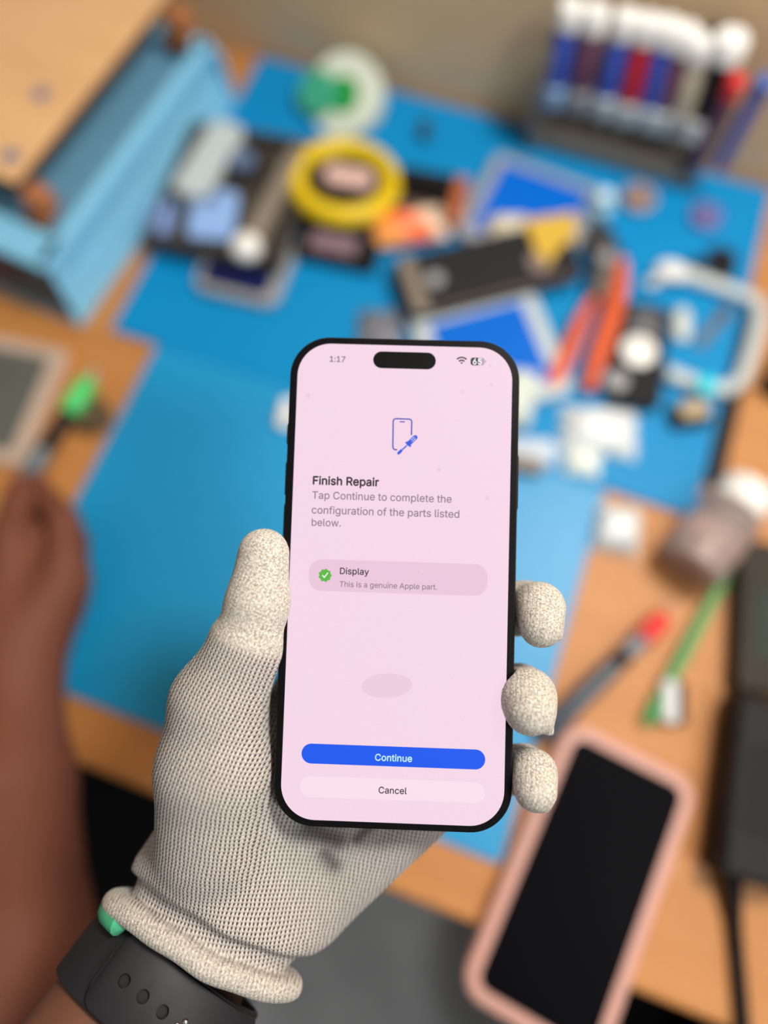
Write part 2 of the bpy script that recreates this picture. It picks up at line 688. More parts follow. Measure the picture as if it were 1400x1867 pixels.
def text(name, s, x0, x1, py, m, z=0.09, bold=0.0):
    """set text so that it runs from pixel x0 to x1 with its baseline at py"""
    cu = bpy.data.curves.new(name, 'FONT')
    cu.body = s
    if FONT:
        cu.font = FONT
    o = bpy.data.objects.new(name, cu)
    COL.objects.link(o)
    dg = bpy.context.evaluated_depsgraph_get()
    V, E, A0, A1 = [], [], [], []
    for sp in o.evaluated_get(dg).to_curve(dg).splines:
        bp = sp.bezier_points
        P = []
        for i in range(len(bp)):
            a, c = bp[i], bp[(i + 1) % len(bp)]
            if (a.handle_right - a.co).length < 1e-6 and (c.handle_left - c.co).length < 1e-6:
                P.append(a.co.copy())
            else:
                P += interpolate_bezier(a.co, a.handle_right, c.handle_left, c.co, 6)[:-1]
        Q = []
        for p in P:
            if not Q or (p - Q[-1]).length > 1e-5:
                Q.append(p)
        if (Q[0] - Q[-1]).length < 1e-5:
            Q.pop()
        k = len(V)
        V += [Vector((p.x, p.y)) for p in Q]
        E += [(k + i, k + (i + 1) % len(Q)) for i in range(len(Q))]
        A0 += [(p.x, p.y) for p in Q]
        A1 += [(p.x, p.y) for p in Q[1:] + Q[:1]]
    bpy.data.objects.remove(o)
    r_ = delaunay_2d_cdt(V, E, [], 0, 1e-6)
    A0, A1 = np.array(A0), np.array(A1)
    ok = []
    for f in r_[2]:
        x = sum(r_[0][i].x for i in f) / 3
        y = sum(r_[0][i].y for i in f) / 3
        cr = (A0[:, 1] <= y) != (A1[:, 1] <= y)
        a, c = A0[cr], A1[cr]
        hit = a[:, 0] + (y - a[:, 1]) * (c[:, 0] - a[:, 0]) / (c[:, 1] - a[:, 1]) > x
        if np.where(c[hit, 1] > a[hit, 1], 1, -1).sum():
            ok.append(tuple(f))
    me = bpy.data.meshes.new(name)
    me.from_pydata([(v.x, v.y, 0) for v in r_[0]], [], ok)
    co = np.array([v.co for v in me.vertices])
    a, b2 = L(x0, py), L(x1, py)
    sc = (b2[0] - a[0]) / (co[:, 0].max() - co[:, 0].min())
    xs = co[:, 0].min()
    for v in me.vertices:
        v.co = ((a[0] + (v.co.x - xs) * sc) * S, (a[1] + v.co.y * sc) * S, z * S)
    me.name = name
    if bold:
        bmx = bmesh.new()
        bmx.from_mesh(me)
        src = list(bmx.faces)
        for k, (dx, dy) in enumerate(((bold, 0), (bold * .5, bold * .6), (bold * .5, -bold * .6))):
            g = bmesh.ops.duplicate(bmx, geom=src)
            for v in g['geom']:
                if isinstance(v, bmesh.types.BMVert):
                    v.co.x += dx * sc * S
                    v.co.y += dy * sc * S
                    v.co.z += 0.0025 * (k + 1) * S
        bmx.to_mesh(me)
        bmx.free()
    return link(name, me, m, disp, smooth=False)


def pill(name, x0, y0, x1, y1, r, m, z, seg=8):
    a, c = L(x0, y0), L(x1, y1)
    w, h = c[0] - a[0], a[1] - c[1]
    cx, cy = (a[0] + c[0]) / 2, (a[1] + c[1]) / 2
    return flat(name, [[(x + cx, y + cy) for x, y in rrect(w, h, min(r, h / 2), seg)]], m, z)


def stroke(P, w):
    """outline polygons of a polyline of width w"""
    out = []
    P = [np.array(p[:2], float) for p in P]
    for a, b2 in zip(P[:-1], P[1:]):
        d = unit(b2 - a)
        n = np.array([-d[1], d[0]]) * w / 2
        out.append([tuple(a - n), tuple(b2 - n), tuple(b2 + n), tuple(a + n)])
    for a in P:
        out.append([tuple(a + w / 2 * np.array([math.cos(k * math.pi / 5), math.sin(k * math.pi / 5)])) for k in range(10)])
    return out


text('status_time_text', '1:17', 601, 629, 659.5, 'ui_dim', bold=0.02)
pill('camera_island', 680.8, 640.5, 794, 674, 9, 'glass', 0.10, 12)
text('heading_text', 'Finish Repair', 570, 689.5, 883, 'ui_text', bold=0.045)
text('body_text', 'Tap Continue to complete the', 569, 823, 909, 'ui_grey', bold=0.014)
text('body_text', 'configuration of the parts listed', 568, 837, 936, 'ui_grey', bold=0.014)
text('body_text', 'below.', 568, 621, 958.5, 'ui_grey', bold=0.014)
pill('part_card', 564, 1019, 888, 1087, 4.2, 'ui_card', 0.065)
text('card_title_text', 'Display', 619.5, 672, 1046.5, 'ui_text', bold=0.025)
text('card_caption_text', 'This is a genuine Apple part.', 619, 796.5, 1069.5, 'ui_grey', bold=0.014)
cb = L(592.5, 1049)
flat('badge', [[(cb[0] + (2.02 + 0.17 * math.cos(9 * 2 * math.pi * k / 72)) * math.cos(2 * math.pi * k / 72),
                 cb[1] + (2.02 + 0.17 * math.cos(9 * 2 * math.pi * k / 72)) * math.sin(2 * math.pi * k / 72)) for k in range(72)]], 'ui_green', 0.09)
flat('badge_tick', stroke([(cb[0] - .75, cb[1] - .05), (cb[0] - .2, cb[1] - .7), (cb[0] + .85, cb[1] + .8)], 0.34), 'ui_white', 0.11)
pill('continue_button', 550.5, 1355, 884, 1403.5, 9, 'ui_blue', 0.07, 14)
text('continue_text', 'Continue', 683.5, 750.5, 1386.5, 'ui_cyan', bold=0.03)
pill('cancel_button', 547.5, 1414, 884, 1465, 9, 'ui_pill', 0.065, 14)
text('cancel_text', 'Cancel', 690, 741, 1446, 'ui_text', bold=0.02)
# wifi fan
wc = L(841.5, 664)
pol = []
for r0, r1 in ((0.0, .62), (1.05, 1.55), (2.0, 2.5)):
    arc = [math.radians(45 + 90 * k / 10) for k in range(11)]
    P = [(wc[0] + r1 * math.cos(a), wc[1] + r1 * math.sin(a)) for a in arc]
    Q = [(wc[0] + r0 * math.cos(a), wc[1] + r0 * math.sin(a)) for a in arc[::-1]] if r0 else [(wc[0], wc[1])]
    pol.append(P + Q)
flat('wifi_symbol', pol, 'ui_text', 0.09)
pill('battery_symbol', 858, 652, 883, 666.5, 0.8, 'ui_mute', 0.08)
pill('battery_fill', 858, 652, 873.5, 666.5, 0.8, 'ui_text', 0.09)
pill('battery_nub', 884, 657, 886, 661.5, 0.2, 'ui_mute', 0.08)
text('battery_text', '65', 861.5, 877.5, 664.3, 'ui_white', 0.11, 0.04)
# phone and screwdriver icon
k_ = [L(x, y) for x, y in ((750, 792.5), (750.6, 768.5), (749, 765.3), (745.5, 764.2), (721.5, 763.4), (718, 764.8), (716.8, 768), (716.1, 814), (717, 818), (719.4, 819.8), (723, 820.2))]
flat('icon_outline', stroke(k_, 0.46) + stroke([L(729.5, 768.9), L(737, 769.3)], 0.42), 'ui_icon2', 0.09)
flat('icon_screwdriver', stroke([L(726.5, 826.5), L(731, 822)], 0.95) + stroke([L(731, 822), L(741, 813)], 0.45)
     + stroke([L(741, 807), L(747.5, 813)], 0.75) + stroke([L(745, 809), L(757, 797.5)], 1.55), 'ui_icon', 0.10)
flat('icon_screwdriver_groove', stroke([L(749.5, 802.5), L(755.5, 796.8)], 0.16) + stroke([L(752, 805.0), L(757.5, 799.6)], 0.16), 'ui_white', 0.12)
# reflection painted on the glass as a darker oval, plus water spots
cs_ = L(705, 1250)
flat('painted_reflection', [[(cs_[0] + 8.2 * math.cos(2 * math.pi * k / 40), cs_[1] + 3.9 * math.sin(2 * math.pi * k / 40) + .5 * math.cos(2 * math.pi * k / 40)) for k in range(40)]], 'ui_reflection_spot', 0.075)
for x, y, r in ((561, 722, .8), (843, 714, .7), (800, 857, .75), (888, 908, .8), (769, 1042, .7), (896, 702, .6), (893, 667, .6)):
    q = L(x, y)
    flat('water_spot', [[(q[0] + r * math.cos(k * math.pi / 7), q[1] + r * math.sin(k * math.pi / 7)) for k in range(14)]], 'ui_reflection_spot', 0.075)

# ------------------------------------------------------------------ gloved hand
# (phone frame, mm)
HA = unit([0.402, 0.916, -0.36])         # glove sleeve axis, towards the fingers
HU = unit([HA[1], -HA[0], 0])
HV = np.cross(HU, HA)
HC = (L(203, 1610, -19) + L(557, 1790, -19)) / 2
thumb = [(L(481, 1010, 2), 8.3), (L(470, 1098, 2), 10.0), (L(449, 1180, 0), 11.2), (L(398, 1282, -4), 14.6), (L(391, 1400, -7), 18.0), (L(388, 1530, -13), 18.0)]
metac = [[(L(450, 1560, -24), 14.0), (L(600, 1150, -24), 11.0)],
         [(L(490, 1590, -28), 13.5), (L(700, 1180, -26), 10.6)],
         [(L(530, 1620, -30), 13.0), (L(790, 1275, -26), 10.4)],
         [(L(574, 1648, -30), 12.5), (L(850, 1408, -26), 9.8)]]
fing = [[(L(600, 1150, -23), 11), (L(690, 960, -19.5), 9.2), (L(750, 850, -18), 8.6), (L(790, 790, -17.5), 8.0)],
        [(L(700, 1180, -23), 10.6), (L(850, 1128, -20), 9.6), (L(958, 1108, -16), 8.8), (L(983, 1108, -5), 7.9), (L(986, 1142, 1), 6.9)],
        [(L(790, 1275, -23), 10.4), (L(880, 1262, -20), 9.4), (L(948, 1262, -14), 9.0), (L(962, 1270, -1), 8.6), (L(966, 1293, 4), 8.2)],
        [(L(850, 1408, -22), 9.8), (L(905, 1404, -18.5), 8.4), (L(955, 1402, -13), 7.6), (L(973, 1409, -3), 6.9), (L(976, 1440, 2), 6.8)]]
ears = [None, (L(1018, 1160, 0), 1.7, L(1008, 1138, 0), 3.6), (L(1001, 1333, 3), 1.8, L(988, 1312, 3), 4.5), (L(992, 1470, 2), 2.0, L(982, 1455, 2), 4.0)]
_wp = [-8, -3.5, 0.6, 5.4, 6.6, 10, 16, 26, 40, 60]
_wa = [28.5, 30.0, 29.4, 29.8, 33.4, 34.0, 33.2, 32, 30, 24]
_wb = [17.0, 18.0, 17.4, 17.6, 22.8, 23.0, 21.4, 19.4, 17, 13]


def glove_sdf(P):
    q = P - HC.astype(np.float32)
    w = q @ HA.astype(np.float32)
    u = q @ HU.astype(np.float32)
    v = q @ HV.astype(np.float32)
    # ridge lines wander a little so that the folds look soft
    wj = w + 0.8 * np.sin(u * 0.11 + 0.6) + 0.25 * np.sin(u * 0.31)
    a = np.interp(wj, _wp, _wa).astype(np.float32)
    bb = np.interp(wj, _wp, _wb).astype(np.float32)
    e = np.sqrt((u / a) ** 2 + (v / bb) ** 2)
    ds = (e - 1) * bb * 0.95
    ds = np.maximum(ds, np.maximum(-7.5 - w, w - 48))
    e2 = np.sqrt((u / 33.2) ** 2 + (v / 18.6) ** 2)
    gr = np.sqrt((u / 33.2 ** 2) ** 2 + (v / 18.6 ** 2) ** 2) / np.maximum(e2, 1e-3)
    dt = np.sqrt(((e2 - 1) / np.maximum(gr, 1e-3)) ** 2 + (wj + 3.9) ** 2) - 4.0
    palm = None
    for mcs in metac:
        d = cap(P, mcs[0][0], mcs[1][0], mcs[0][1], mcs[1][1])
        palm = d if palm is None else smin(palm, d, 7)
    d = smin(palm, chain(P, thumb[2:], 4), 11)
    d = smin(d, ds, 9)
    body = np.minimum(d, smin(d, dt, 0.6))
    body = smin(body, chain(P, thumb, 3), 3)
    # seam nub on the outer side of the thumb
    body = smin(body, cap(P, L(397, 1152, 0), L(402, 1146, 2), 2.2, 2.2), 2.5)
    out = body
    for fg, er in zip(fing, ears):
        c = chain(P, fg, 3.0)
        if er is not None:
            c = smin(c, cap(P, er[0], er[2], er[1], er[3]), 1.6)
        out = np.minimum(out, smin(body, c, 4.0))
    # hollow where the forearm comes in
    inner = np.maximum((np.sqrt((u / 27.4) ** 2 + (v / 15.2) ** 2) - 1) * 15, w - 12)
    out = np.maximum(out, -inner)
    # the phone presses into the fabric
    pq = np.abs(P - np.array([0, 0, -4.1], np.float32)) - np.array([PW / 2 - 1.4, PHh / 2 - 1.4, 2.9], np.float32)
    ph = np.linalg.norm(np.maximum(pq, 0), axis=-1) + np.minimum(pq.max(-1), 0) - 1.5
    return np.maximum(out, -ph)


GV, GQ = nets(glove_sdf, (-108, -148, -46), (62, 62, 24), 1.0)
GV = relax(GV, GQ, 2, 0.5)
# knit coordinates: columns follow the sleeve, the palm and the thumb
P32 = GV.astype(np.float32)


def along(p, q, X):
    d = unit((q - p)[:2])
    s = np.array([d[1], -d[0]])
    r = (X - p)[:, :2]
    return r @ s, r @ d


tp = [np.array(x[0]) for x in thumb]
u0, v0 = along(L(420, 1650, 0), L(500, 1300, 0), GV)
_j = L(420, 1420, 0)
u1, v1 = along(_j, L(520, 1200, 0), GV)
_uj, _vj = along(L(420, 1650, 0), L(500, 1300, 0), _j[None])
u1, v1 = u1 + _uj, v1 + _vj
dth = chain(P32, thumb[:5], 3)
dpm = np.minimum.reduce([cap(P32, mm[0][0], mm[1][0], mm[0][1], mm[1][1]) for mm in metac])
w1 = 1 / (1 + np.exp(np.clip(-(GV[:, 1] - L(0, 1440)[1]) / 9, -30, 30))) * 1 / (1 + np.exp(np.clip((dth - dpm) / 6 - 1.0, -30, 30)))
ku = u0 * (1 - w1) + u1 * w1
kv = v0 * (1 - w1) + v1 * w1
tipm = np.zeros(len(GV))
ln_a, ln_b = L(386, 1156, 2), L(518, 1198, 2)
dl = unit((ln_b - ln_a)[:2])
side = (GV - ln_a)[:, :2] @ np.array([-dl[1], dl[0]])
tipm = np.maximum(tipm, 1 / (1 + np.exp(-np.clip(side / 0.5, -30, 30))) * (dth < 4) * (GV[:, 0] < -30) * (GV[:, 1] > -40))
for fg in fing[1:]:
    dd = chain(P32, fg[2:], 3.0)
    tipm = np.maximum(tipm, (dd < 5).astype(float) * np.clip((GV[:, 0] - 30) / 2, 0, 1))
_qw = (GV - HC) @ HA
tipm = np.maximum(tipm, 0.72 / (1 + np.exp(np.clip((_qw - 0.4) / 0.5, -30, 30))))
green_ = np.zeros(len(GV))
for x, y, r in ((440, 1490, 7), (560, 1610, 9), (520, 1590, 8), (610, 1640, 6), (300, 1510, 5)):
    c_ = L(x, y, 4)
    green_ = np.maximum(green_, np.exp(-((GV[:, :2] - c_[:2]) ** 2).sum(1) / (r * r)))
dirt = np.zeros(len(GV))
for a_, b_, r in (((690, 1508), (648, 1546), 2.2), ((560, 1520), (612, 1548), 4.0), ((590, 1570), (606, 1592), 3.0)):
    dirt = np.maximum(dirt, np.exp(-np.maximum(cap(np.stack([GV[:, 0], GV[:, 1], 0 * GV[:, 0]], 1).astype(np.float32),
                                                   [*L(*a_, -10)[:2], 0], [*L(*b_, -10)[:2], 0], 0, 0), 0) ** 2 / (r * r)))
gm = mesh_np('glove', GV * S, GQ)
for nm, arr in (('ku', ku), ('kv', kv), ('tip', tipm), ('green', green_), ('dirt', dirt)):
    at = gm.attributes.new(nm, 'FLOAT', 'POINT')
    at.data.foreach_set('value', arr.astype(np.float32))

m, t, b = base_mat('knitted_glove')
au, av = t.attr('ku').outputs['Fac'], t.attr('kv').outputs['Fac']
wob = t.noise(180, 2)
au2 = t.m('ADD', au, t.m('MULTIPLY', wob, 1.2))
cc = t.m('FRACT', t.m('DIVIDE', au2, 1.28))
tri = t.m('MULTIPLY', t.m('ABSOLUTE', t.m('SUBTRACT', cc, 0.5)), 2.0)
rr = t.m('FRACT', t.m('ADD', t.m('DIVIDE', av, 1.3), t.m('MULTIPLY', tri, 0.55)))
sn = t.m('SINE', t.m('MULTIPLY', rr, math.pi))
prof = t.m('SUBTRACT', 1.0, t.m('POWER', tri, 3.0))
hk = t.m('MULTIPLY', t.m('ADD', t.m('MULTIPLY', sn, 0.55), 0.45), prof)
hole = t.m('MULTIPLY', t.m('GREATER_THAN', tri, 0.60), t.m('LESS_THAN', sn, 0.78))
fib = t.noise(2600, 3)
hea = t.noise(700, 3)
blot = t.noise(60, 3)
light = t.mix(hea, lin((170, 166, 162)) + (1,), lin((212, 209, 206)) + (1,))
light = t.mix(t.m('MULTIPLY', blot, 0.35), light, lin((150, 143, 140)) + (1,))
light = t.mix(t.m('MULTIPLY', t.attr('green').outputs['Fac'], 0.16), light, lin((120, 170, 140)) + (1,))
light = t.mix(t.m('MULTIPLY', t.attr('dirt').outputs['Fac'], 0.85), light, lin((70, 66, 72)) + (1,))
knit = t.mix(t.m('SUBTRACT', 1.0, t.m('POWER', hk, 0.7), clamp=True), light, lin((96, 86, 80)) + (1,))
knit = t.mix(t.m('MULTIPLY', hole, 0.92), knit, lin((48, 42, 42)) + (1,))
fine = t.noise(1500, 4, None, 0.7)
ft = t.m('MULTIPLY_ADD', t.m('SUBTRACT', fine, 0.5), 4.4, 0.52, clamp=True)
tipc = t.mix(ft, lin((134, 130, 122)) + (1,), lin((216, 213, 205)) + (1,))
ft2 = t.m('MULTIPLY', t.m('SUBTRACT', 1.0, hk), 0.35)
tipc = t.mix(ft2, tipc, lin((140, 130, 112)) + (1,))
tip = t.attr('tip').outputs['Fac']
t.put(b.inputs['Base Color'], t.mix(tip, knit, tipc))
b.inputs['Roughness'].default_value = 0.9
b.inputs['Specular IOR Level'].default_value = 0.15
b.inputs['Sheen Weight'].default_value = 0.15
bh = t.m('ADD', t.m('MULTIPLY', hk, t.m('SUBTRACT', 1.0, t.m('MULTIPLY', tip, 0.6))), t.m('MULTIPLY', fib, 0.35))
bh = t.m('ADD', bh, t.m('MULTIPLY', t.m('MULTIPLY', fine, tip), 0.7))
bn = t.new('ShaderNodeBump')
bn.inputs['Strength'].default_value = 0.8
bn.inputs['Distance'].default_value = 0.00035
t.put(bn.inputs['Height'], bh)
t.put(b.inputs['Normal'], bn.outputs[0])
M['glove'] = m

# the forearm that wears the glove
FA = unit([0.56, 0.828, -0.50])
FU = unit([FA[1], -FA[0], 0])
FV = np.cross(FU, FA)
WC = (L(193, 1650, -20) + L(108, 1746, -20)) / 2 + FU * 33.2


def arm_ring(w, a, bz, dz=0.0, n=40):
    c = WC + FA * w + np.array([0, 0, dz])
    return [tuple((c + FU * a * math.cos(2 * math.pi * k / n) + FV * bz * math.sin(2 * math.pi * k / n)) * S) for k in range(n)]


person = MB().loft([arm_ring(46, 5, 4), arm_ring(44, 12, 8), arm_ring(38, 18, 11), arm_ring(28, 21, 11.5), arm_ring(20, 23.5, 12.0), arm_ring(12, 26, 13.5), arm_ring(6, 28, 16.0), arm_ring(0, 29.6, 18.6), arm_ring(-16, 30.5, 20.5),
                    arm_ring(-40, 32, 23), arm_ring(-80, 36, 29), arm_ring(-130, 42, 36), arm_ring(-180, 45, 40), arm_ring(-230, 43, 39), arm_ring(-255, 36, 33), arm_ring(-266, 20, 19), arm_ring(-269, 3, 3)]).build('person', 'skin2')
person.matrix_world = PHONE_M
tag(person, 'person whose knit-gloved hand holds up the lit smartphone', 'person')
glove = link('glove', gm, 'glove', person, smooth=False)
glove['label'] = 'grey knitted work glove with cream coated fingertips'
# green lining that peeps out of the rolled cuff
rg = []
for k in range(13):
    a = math.radians(138 + 66 * k / 12)
    rg.append(tuple((HC + HU * 33.2 * math.cos(a) + HA * -7.0 + HV * 17.6 * math.sin(a)) * S))
MB().tube(rg, [0.0008] + [0.0037] * 11 + [0.0008], 12).build('cuff_lining', 'lining', person)['label'] = 'green inner lining of the cuff'

# watch strap
watch = empty('wristwatch', mw=PHONE_M, label='black rubber watch strap with punched holes round the wrist below the glove', cat='watch')


def band(mb, a, bz, th, w0, w1, t0, t1, n, r=0.0, dw=0.0):
    """shell round the wrist between angles t0..t1, rounded edges; angle 90 faces out of the glass"""
    rings = []
    full = t1 - t0 >= 359.9
    N = n if full else n + 1
    for k in range(N):
        ang = math.radians(t0 + (t1 - t0) * k / n)
        # rounded free ends
        ins = 0.0
        if r and not full:
            s = min(k, n - k) * math.radians((t1 - t0) / n) * a
            if s < r:
                ins = r - math.sqrt(max(r * r - (r - s) ** 2, 0))
        e = 0.55 * th
        lo, hi = w0 + ins, w1 - ins
        sec = [(lo, 0.25 * th), (lo, th - e), (lo + e * .3, th - e * .3), (lo + e, th), (hi - e, th), (hi - e * .3, th - e * .3), (hi, th - e), (hi, 0.25 * th), (hi - e, 0), (lo + e, 0)]
        ring = []
        for w, h in sec:
            c = WC + FA * w + FU * (a + h) * math.cos(ang) + FV * (bz + h) * math.sin(ang)
            ring.append(tuple(c * S))
        rings.append(ring)
    if full:
        rings.append(rings[0])
        n0 = len(mb.V)
        mb.loft(rings, caps=False)
    else:
        mb.loft(rings)
    return mb


band(MB(), 31.0, 21.6, 2.0, -12.5, 12.5, 0, 360, 72).build('strap_band', 'strap', watch)
tail = band(MB(), 33.2, 23.8, 2.0, -11.6, 11.6, 20, 126, 60, r=5.0).build('strap_tail', 'strap', watch)
# dark gap round the tail end
band(MB(), 32.6, 23.2, 0.9, -12.1, 12.1, 18, 127.4, 60, r=5.0).build('strap_slot', 'strapdark', watch)


def on_band(ang, w, h=0.0):
    an = math.radians(ang)
    return WC + FA * w + FU * (33.2 + h) * math.cos(an) + FV * (23.8 + h) * math.sin(an)


cutters = []
for ang in (111, 98.3, 85.8):
    p = on_band(ang, 0, 1.0)
    n_ = unit(FU * math.cos(math.radians(ang)) / 33.2 + FV * math.sin(math.radians(ang)) / 23.8)
    MB().lathe([(1.75, -0.6), (1.95, 1.0), (1.95, 1.06), (0.01, 1.06)], 24, p * 1.0, n_)
    mb = MB().lathe([(1.95, -1.4), (1.95, 1.6)], 24, p, n_)
    mb.V = [tuple(c * S for c in v) for v in mb.V]
    me = raw('cut', mb.V, mb.F)
    c_o = bpy.data.objects.new('cut', me)
    COL.objects.link(c_o)
    c_o.matrix_world = PHONE_M
    cutters.append(c_o)
bpy.context.view_layer.update()
for c_o in cutters:
    md = tail.modifiers.new('b', 'BOOLEAN')
    md.operation = 'DIFFERENCE'
    md.object = c_o
    md.solver = 'EXACT'
dg = bpy.context.evaluated_depsgraph_get()
me2 = bpy.data.meshes.new_from_object(tail.evaluated_get(dg))
tail.modifiers.clear()
if len(me2.polygons) > 100:
    tail.data = me2
    tail.data.name = 'strap_tail'
for c_o in cutters:
    bpy.data.objects.remove(c_o)
pc = on_band(73.5, 0.0, 2.2)
mb = MB()
for du, dw_ in ((-1.5, -0.4), (0.2, 1.5), (1.3, -0.5), (0.3, -1.8)):
    mb.ball(tuple(pc + FU * du + FA * dw_), 1.0, 12)
mb.V = [tuple(c * S for c in v) for v in mb.V]
mb.build('strap_pin', 'chrome', watch)

# ------------------------------------------------------------------ second person at the side of the bench


def mm(px, py, z):
    return (T(px, py, z / 1000) - np.array([0, 0, TABLE])) * 1000


farm = [(mm(35, 1150, 34), 26), (mm(28, 1260, 38), 27), (mm(18, 1430, 50), 36), (mm(12, 1720, 78), 42), (mm(20, 2050, 90), 44)]
palm2 = [[(mm(32, 1220, 36), 22), (mm(118, 1030, 42), 13)], [(mm(32, 1220, 34), 22), (mm(128, 1065, 36), 13)],
         [(mm(32, 1220, 32), 20), (mm(120, 1105, 28), 12)], [(mm(32, 1220, 30), 20), (mm(98, 1150, 22), 11)], [(mm(20, 1200, 36), 22), (mm(0, 1080, 38), 17)]]
fing2 = [[(mm(118, 1030, 42), 12), (mm(116, 950, 40), 11), (mm(62, 882, 24), 8.5)],
         [(mm(128, 1065, 36), 12.5), (mm(132, 985, 28), 11), (mm(76, 935, 18), 9)],
         [(mm(120, 1105, 28), 12), (mm(136, 1040, 17), 10), (mm(70, 1000, 11), 8)],
         [(mm(98, 1150, 22), 11), (mm(108, 1095, 13), 9), (mm(50, 1060, 10), 8)],
         [(mm(20, 1080, 40), 17), (mm(18, 980, 42), 12), (mm(36, 890, 30), 9)],
         [(mm(60, 1080, 34), 20), (mm(70, 990, 28), 15)]]


def fist_sdf(P):
    d = chain(P, farm, 8)
    pl = None
    for mcs in palm2:
        e = cap(P, mcs[0][0], mcs[1][0], mcs[0][1], mcs[1][1])
        pl = e if pl is None else smin(pl, e, 8)
    d = smin(d, pl, 12)
    o = d
    for fg in fing2:
        o = np.minimum(o, smin(d, chain(P, fg, 3), 5))
    return np.maximum(o, 4.0 - P[..., 2] + np.where(P[..., 1] < -90, 200, 0) * -1)


allp = np.array([p for p, r in farm] + [p for fg in fing2 for p, r in fg])
lo_, hi_ = allp.min(0) - 50, allp.max(0) + 50
FV, FQ = nets(fist_sdf, lo_, hi_, 3.0)
FV = relax(FV, FQ, 2, 0.5)
p2 = link('person', mesh_np('person', FV * S, FQ), 'skin', smooth=False)
p2.location = (0, 0, TABLE)
tag(p2, 'person with bare brown forearm and fist resting on the bench, gripping a pen', 'person')

# ------------------------------------------------------------------ light blue crate with a plywood board
CR0, CR1 = (-0.348, 0.209), (-0.322, 0.470)
ang = math.atan2(CR1[1] - CR0[1], CR1[0] - CR0[0]) - math.pi / 2
crate = empty('crate', (CR0[0], CR0[1], TABLE), ang, label='light blue plastic crate with slotted rim under the plywood board', cat='crate')
CL, CW, CH = 0.262, 0.20, 0.054
mb = MB()
# floor, walls (local: front right bottom corner at origin, x to the left is negative)
mb.box((-CW / 2, CL / 2, 0.003), (CW, CL, 0.006), 0.001)


def wallpanel(mb, a, b2, th, flare, ia=0.0, ib=0.0):
    a, b2 = np.array(a), np.array(b2)
    d = unit(b2 - a)
    n = np.array([d[1], -d[0]])
    V = []
    for z, o in ((0, 0), (CH, flare)):
        k = 1 if z else 0
        pa, pb = a + d * ia * k, b2 - d * ib * k
        for p in (pa, pb):
            V.append((*(p + n * o), z))
        for p in (pb, pa):
            V.append((*(p + n * o - n * th), z))
    mb.add(V, [(0, 1, 2, 3), (4, 5, 6, 7), (0, 1, 5, 4), (1, 2, 6, 5), (2, 3, 7, 6), (3, 0, 4, 7)])


wallpanel(mb, (0, 0), (0, CL), 0.004, -0.012, 0.014, 0.004)
wallpanel(mb, (0, CL), (-CW, CL), 0.004, -0.004)
wallpanel(mb, (-CW, CL), (-CW, 0), 0.004, -0.012, 0.004, 0.014)
mb.build('body', 'crate_blue', crate)
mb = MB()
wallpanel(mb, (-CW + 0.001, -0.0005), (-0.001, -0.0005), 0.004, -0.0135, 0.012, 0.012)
mb.build('shaded_front_panel', mat('shaded_blue_panel', (66, 78, 86), 0.6), crate)  # blue front wall with its shade painted in as dark slate
mb = MB()
mb.box((-0.016, CL / 2 + 0.006, CH), (0.012, CL - 0.012, 0.006), 0.002)
mb.box((-CW + 0.016, CL / 2 + 0.006, CH), (0.012, CL - 0.012, 0.006), 0.002)
mb.box((-CW / 2, 0.024, CH), (CW - 0.022, 0.030, 0.006), 0.002)
mb.box((-CW / 2, CL - 0.006, CH), (CW - 0.022, 0.016, 0.006), 0.002)
mb.build('rim', 'crate_blue', crate)
MB().box((-CW / 2 - 0.004, CL / 2 + 0.012, CH - 0.010), (CW - 0.04, CL - 0.03, 0.004), 0.001).build('inner_lid', 'crate_blue_shaded', crate)  # board's shade painted into the recessed top as darker crate blue
mb = MB()
for k in range(34):
    mb.box((-0.0095, 0.020 + k * (CL - 0.032) / 33, CH - 0.009), (0.004, 0.0038, 0.014), 0.0008)
mb.build('slot_ribs', 'crate_blue', crate)
mb = MB()
mb.torus(0.008, 0.0016, (-0.0055, 0.052, 0.026), (1, 0, 0.22))
mb.build('round_latch', 'crate_blue', crate)
MB().box((-0.058, 0.008, 0.038), (0.022, 0.006, 0.013), 0.001).build('clasp', mat('dull_maroon', (84, 40, 50), 0.5), crate)

BD_Z = 0.084
_ba, _bb = T(28, 335, BD_Z), T(300, 0, BD_Z)
_bang = math.atan2(_bb[1] - _ba[1], _bb[0] - _ba[0]) - math.pi / 2
_bl = float(np.linalg.norm(_bb - _ba)) + 0.012
bd = empty('plywood_board', (_ba[0], _ba[1], TABLE + CH + 0.003), _bang, label='flat plywood board on wooden feet standing across the light blue crate', cat='board')
_bt = BD_Z - CH - 0.003
mb = MB().box((-0.09, _bl / 2, _bt - 0.003), (0.18, _bl, 0.006), 0.0006)
o = mb.build('panel', 'board', bd)
o.data.materials.append(M['board_edge'])
for p in o.data.polygons:
    if abs(p.normal.z) < 0.8:
        p.material_index = 1
for x, y in ((0.010, 0.004), (0.010, _bl - 0.012), (-0.15, 0.004), (-0.15, _bl - 0.012)):
    MB().box((x, y, (_bt - 0.0055) / 2 - 0.0002), (0.016, 0.018, _bt - 0.006), 0.002).build('foot', mat('amber_wood_foot', (166, 104, 62), 0.6), bd)
    MB().box((x, y - 0.010, 0.0025), (0.022, 0.012, 0.005), 0.001).build('foot_pad', M['board_edge'], bd)
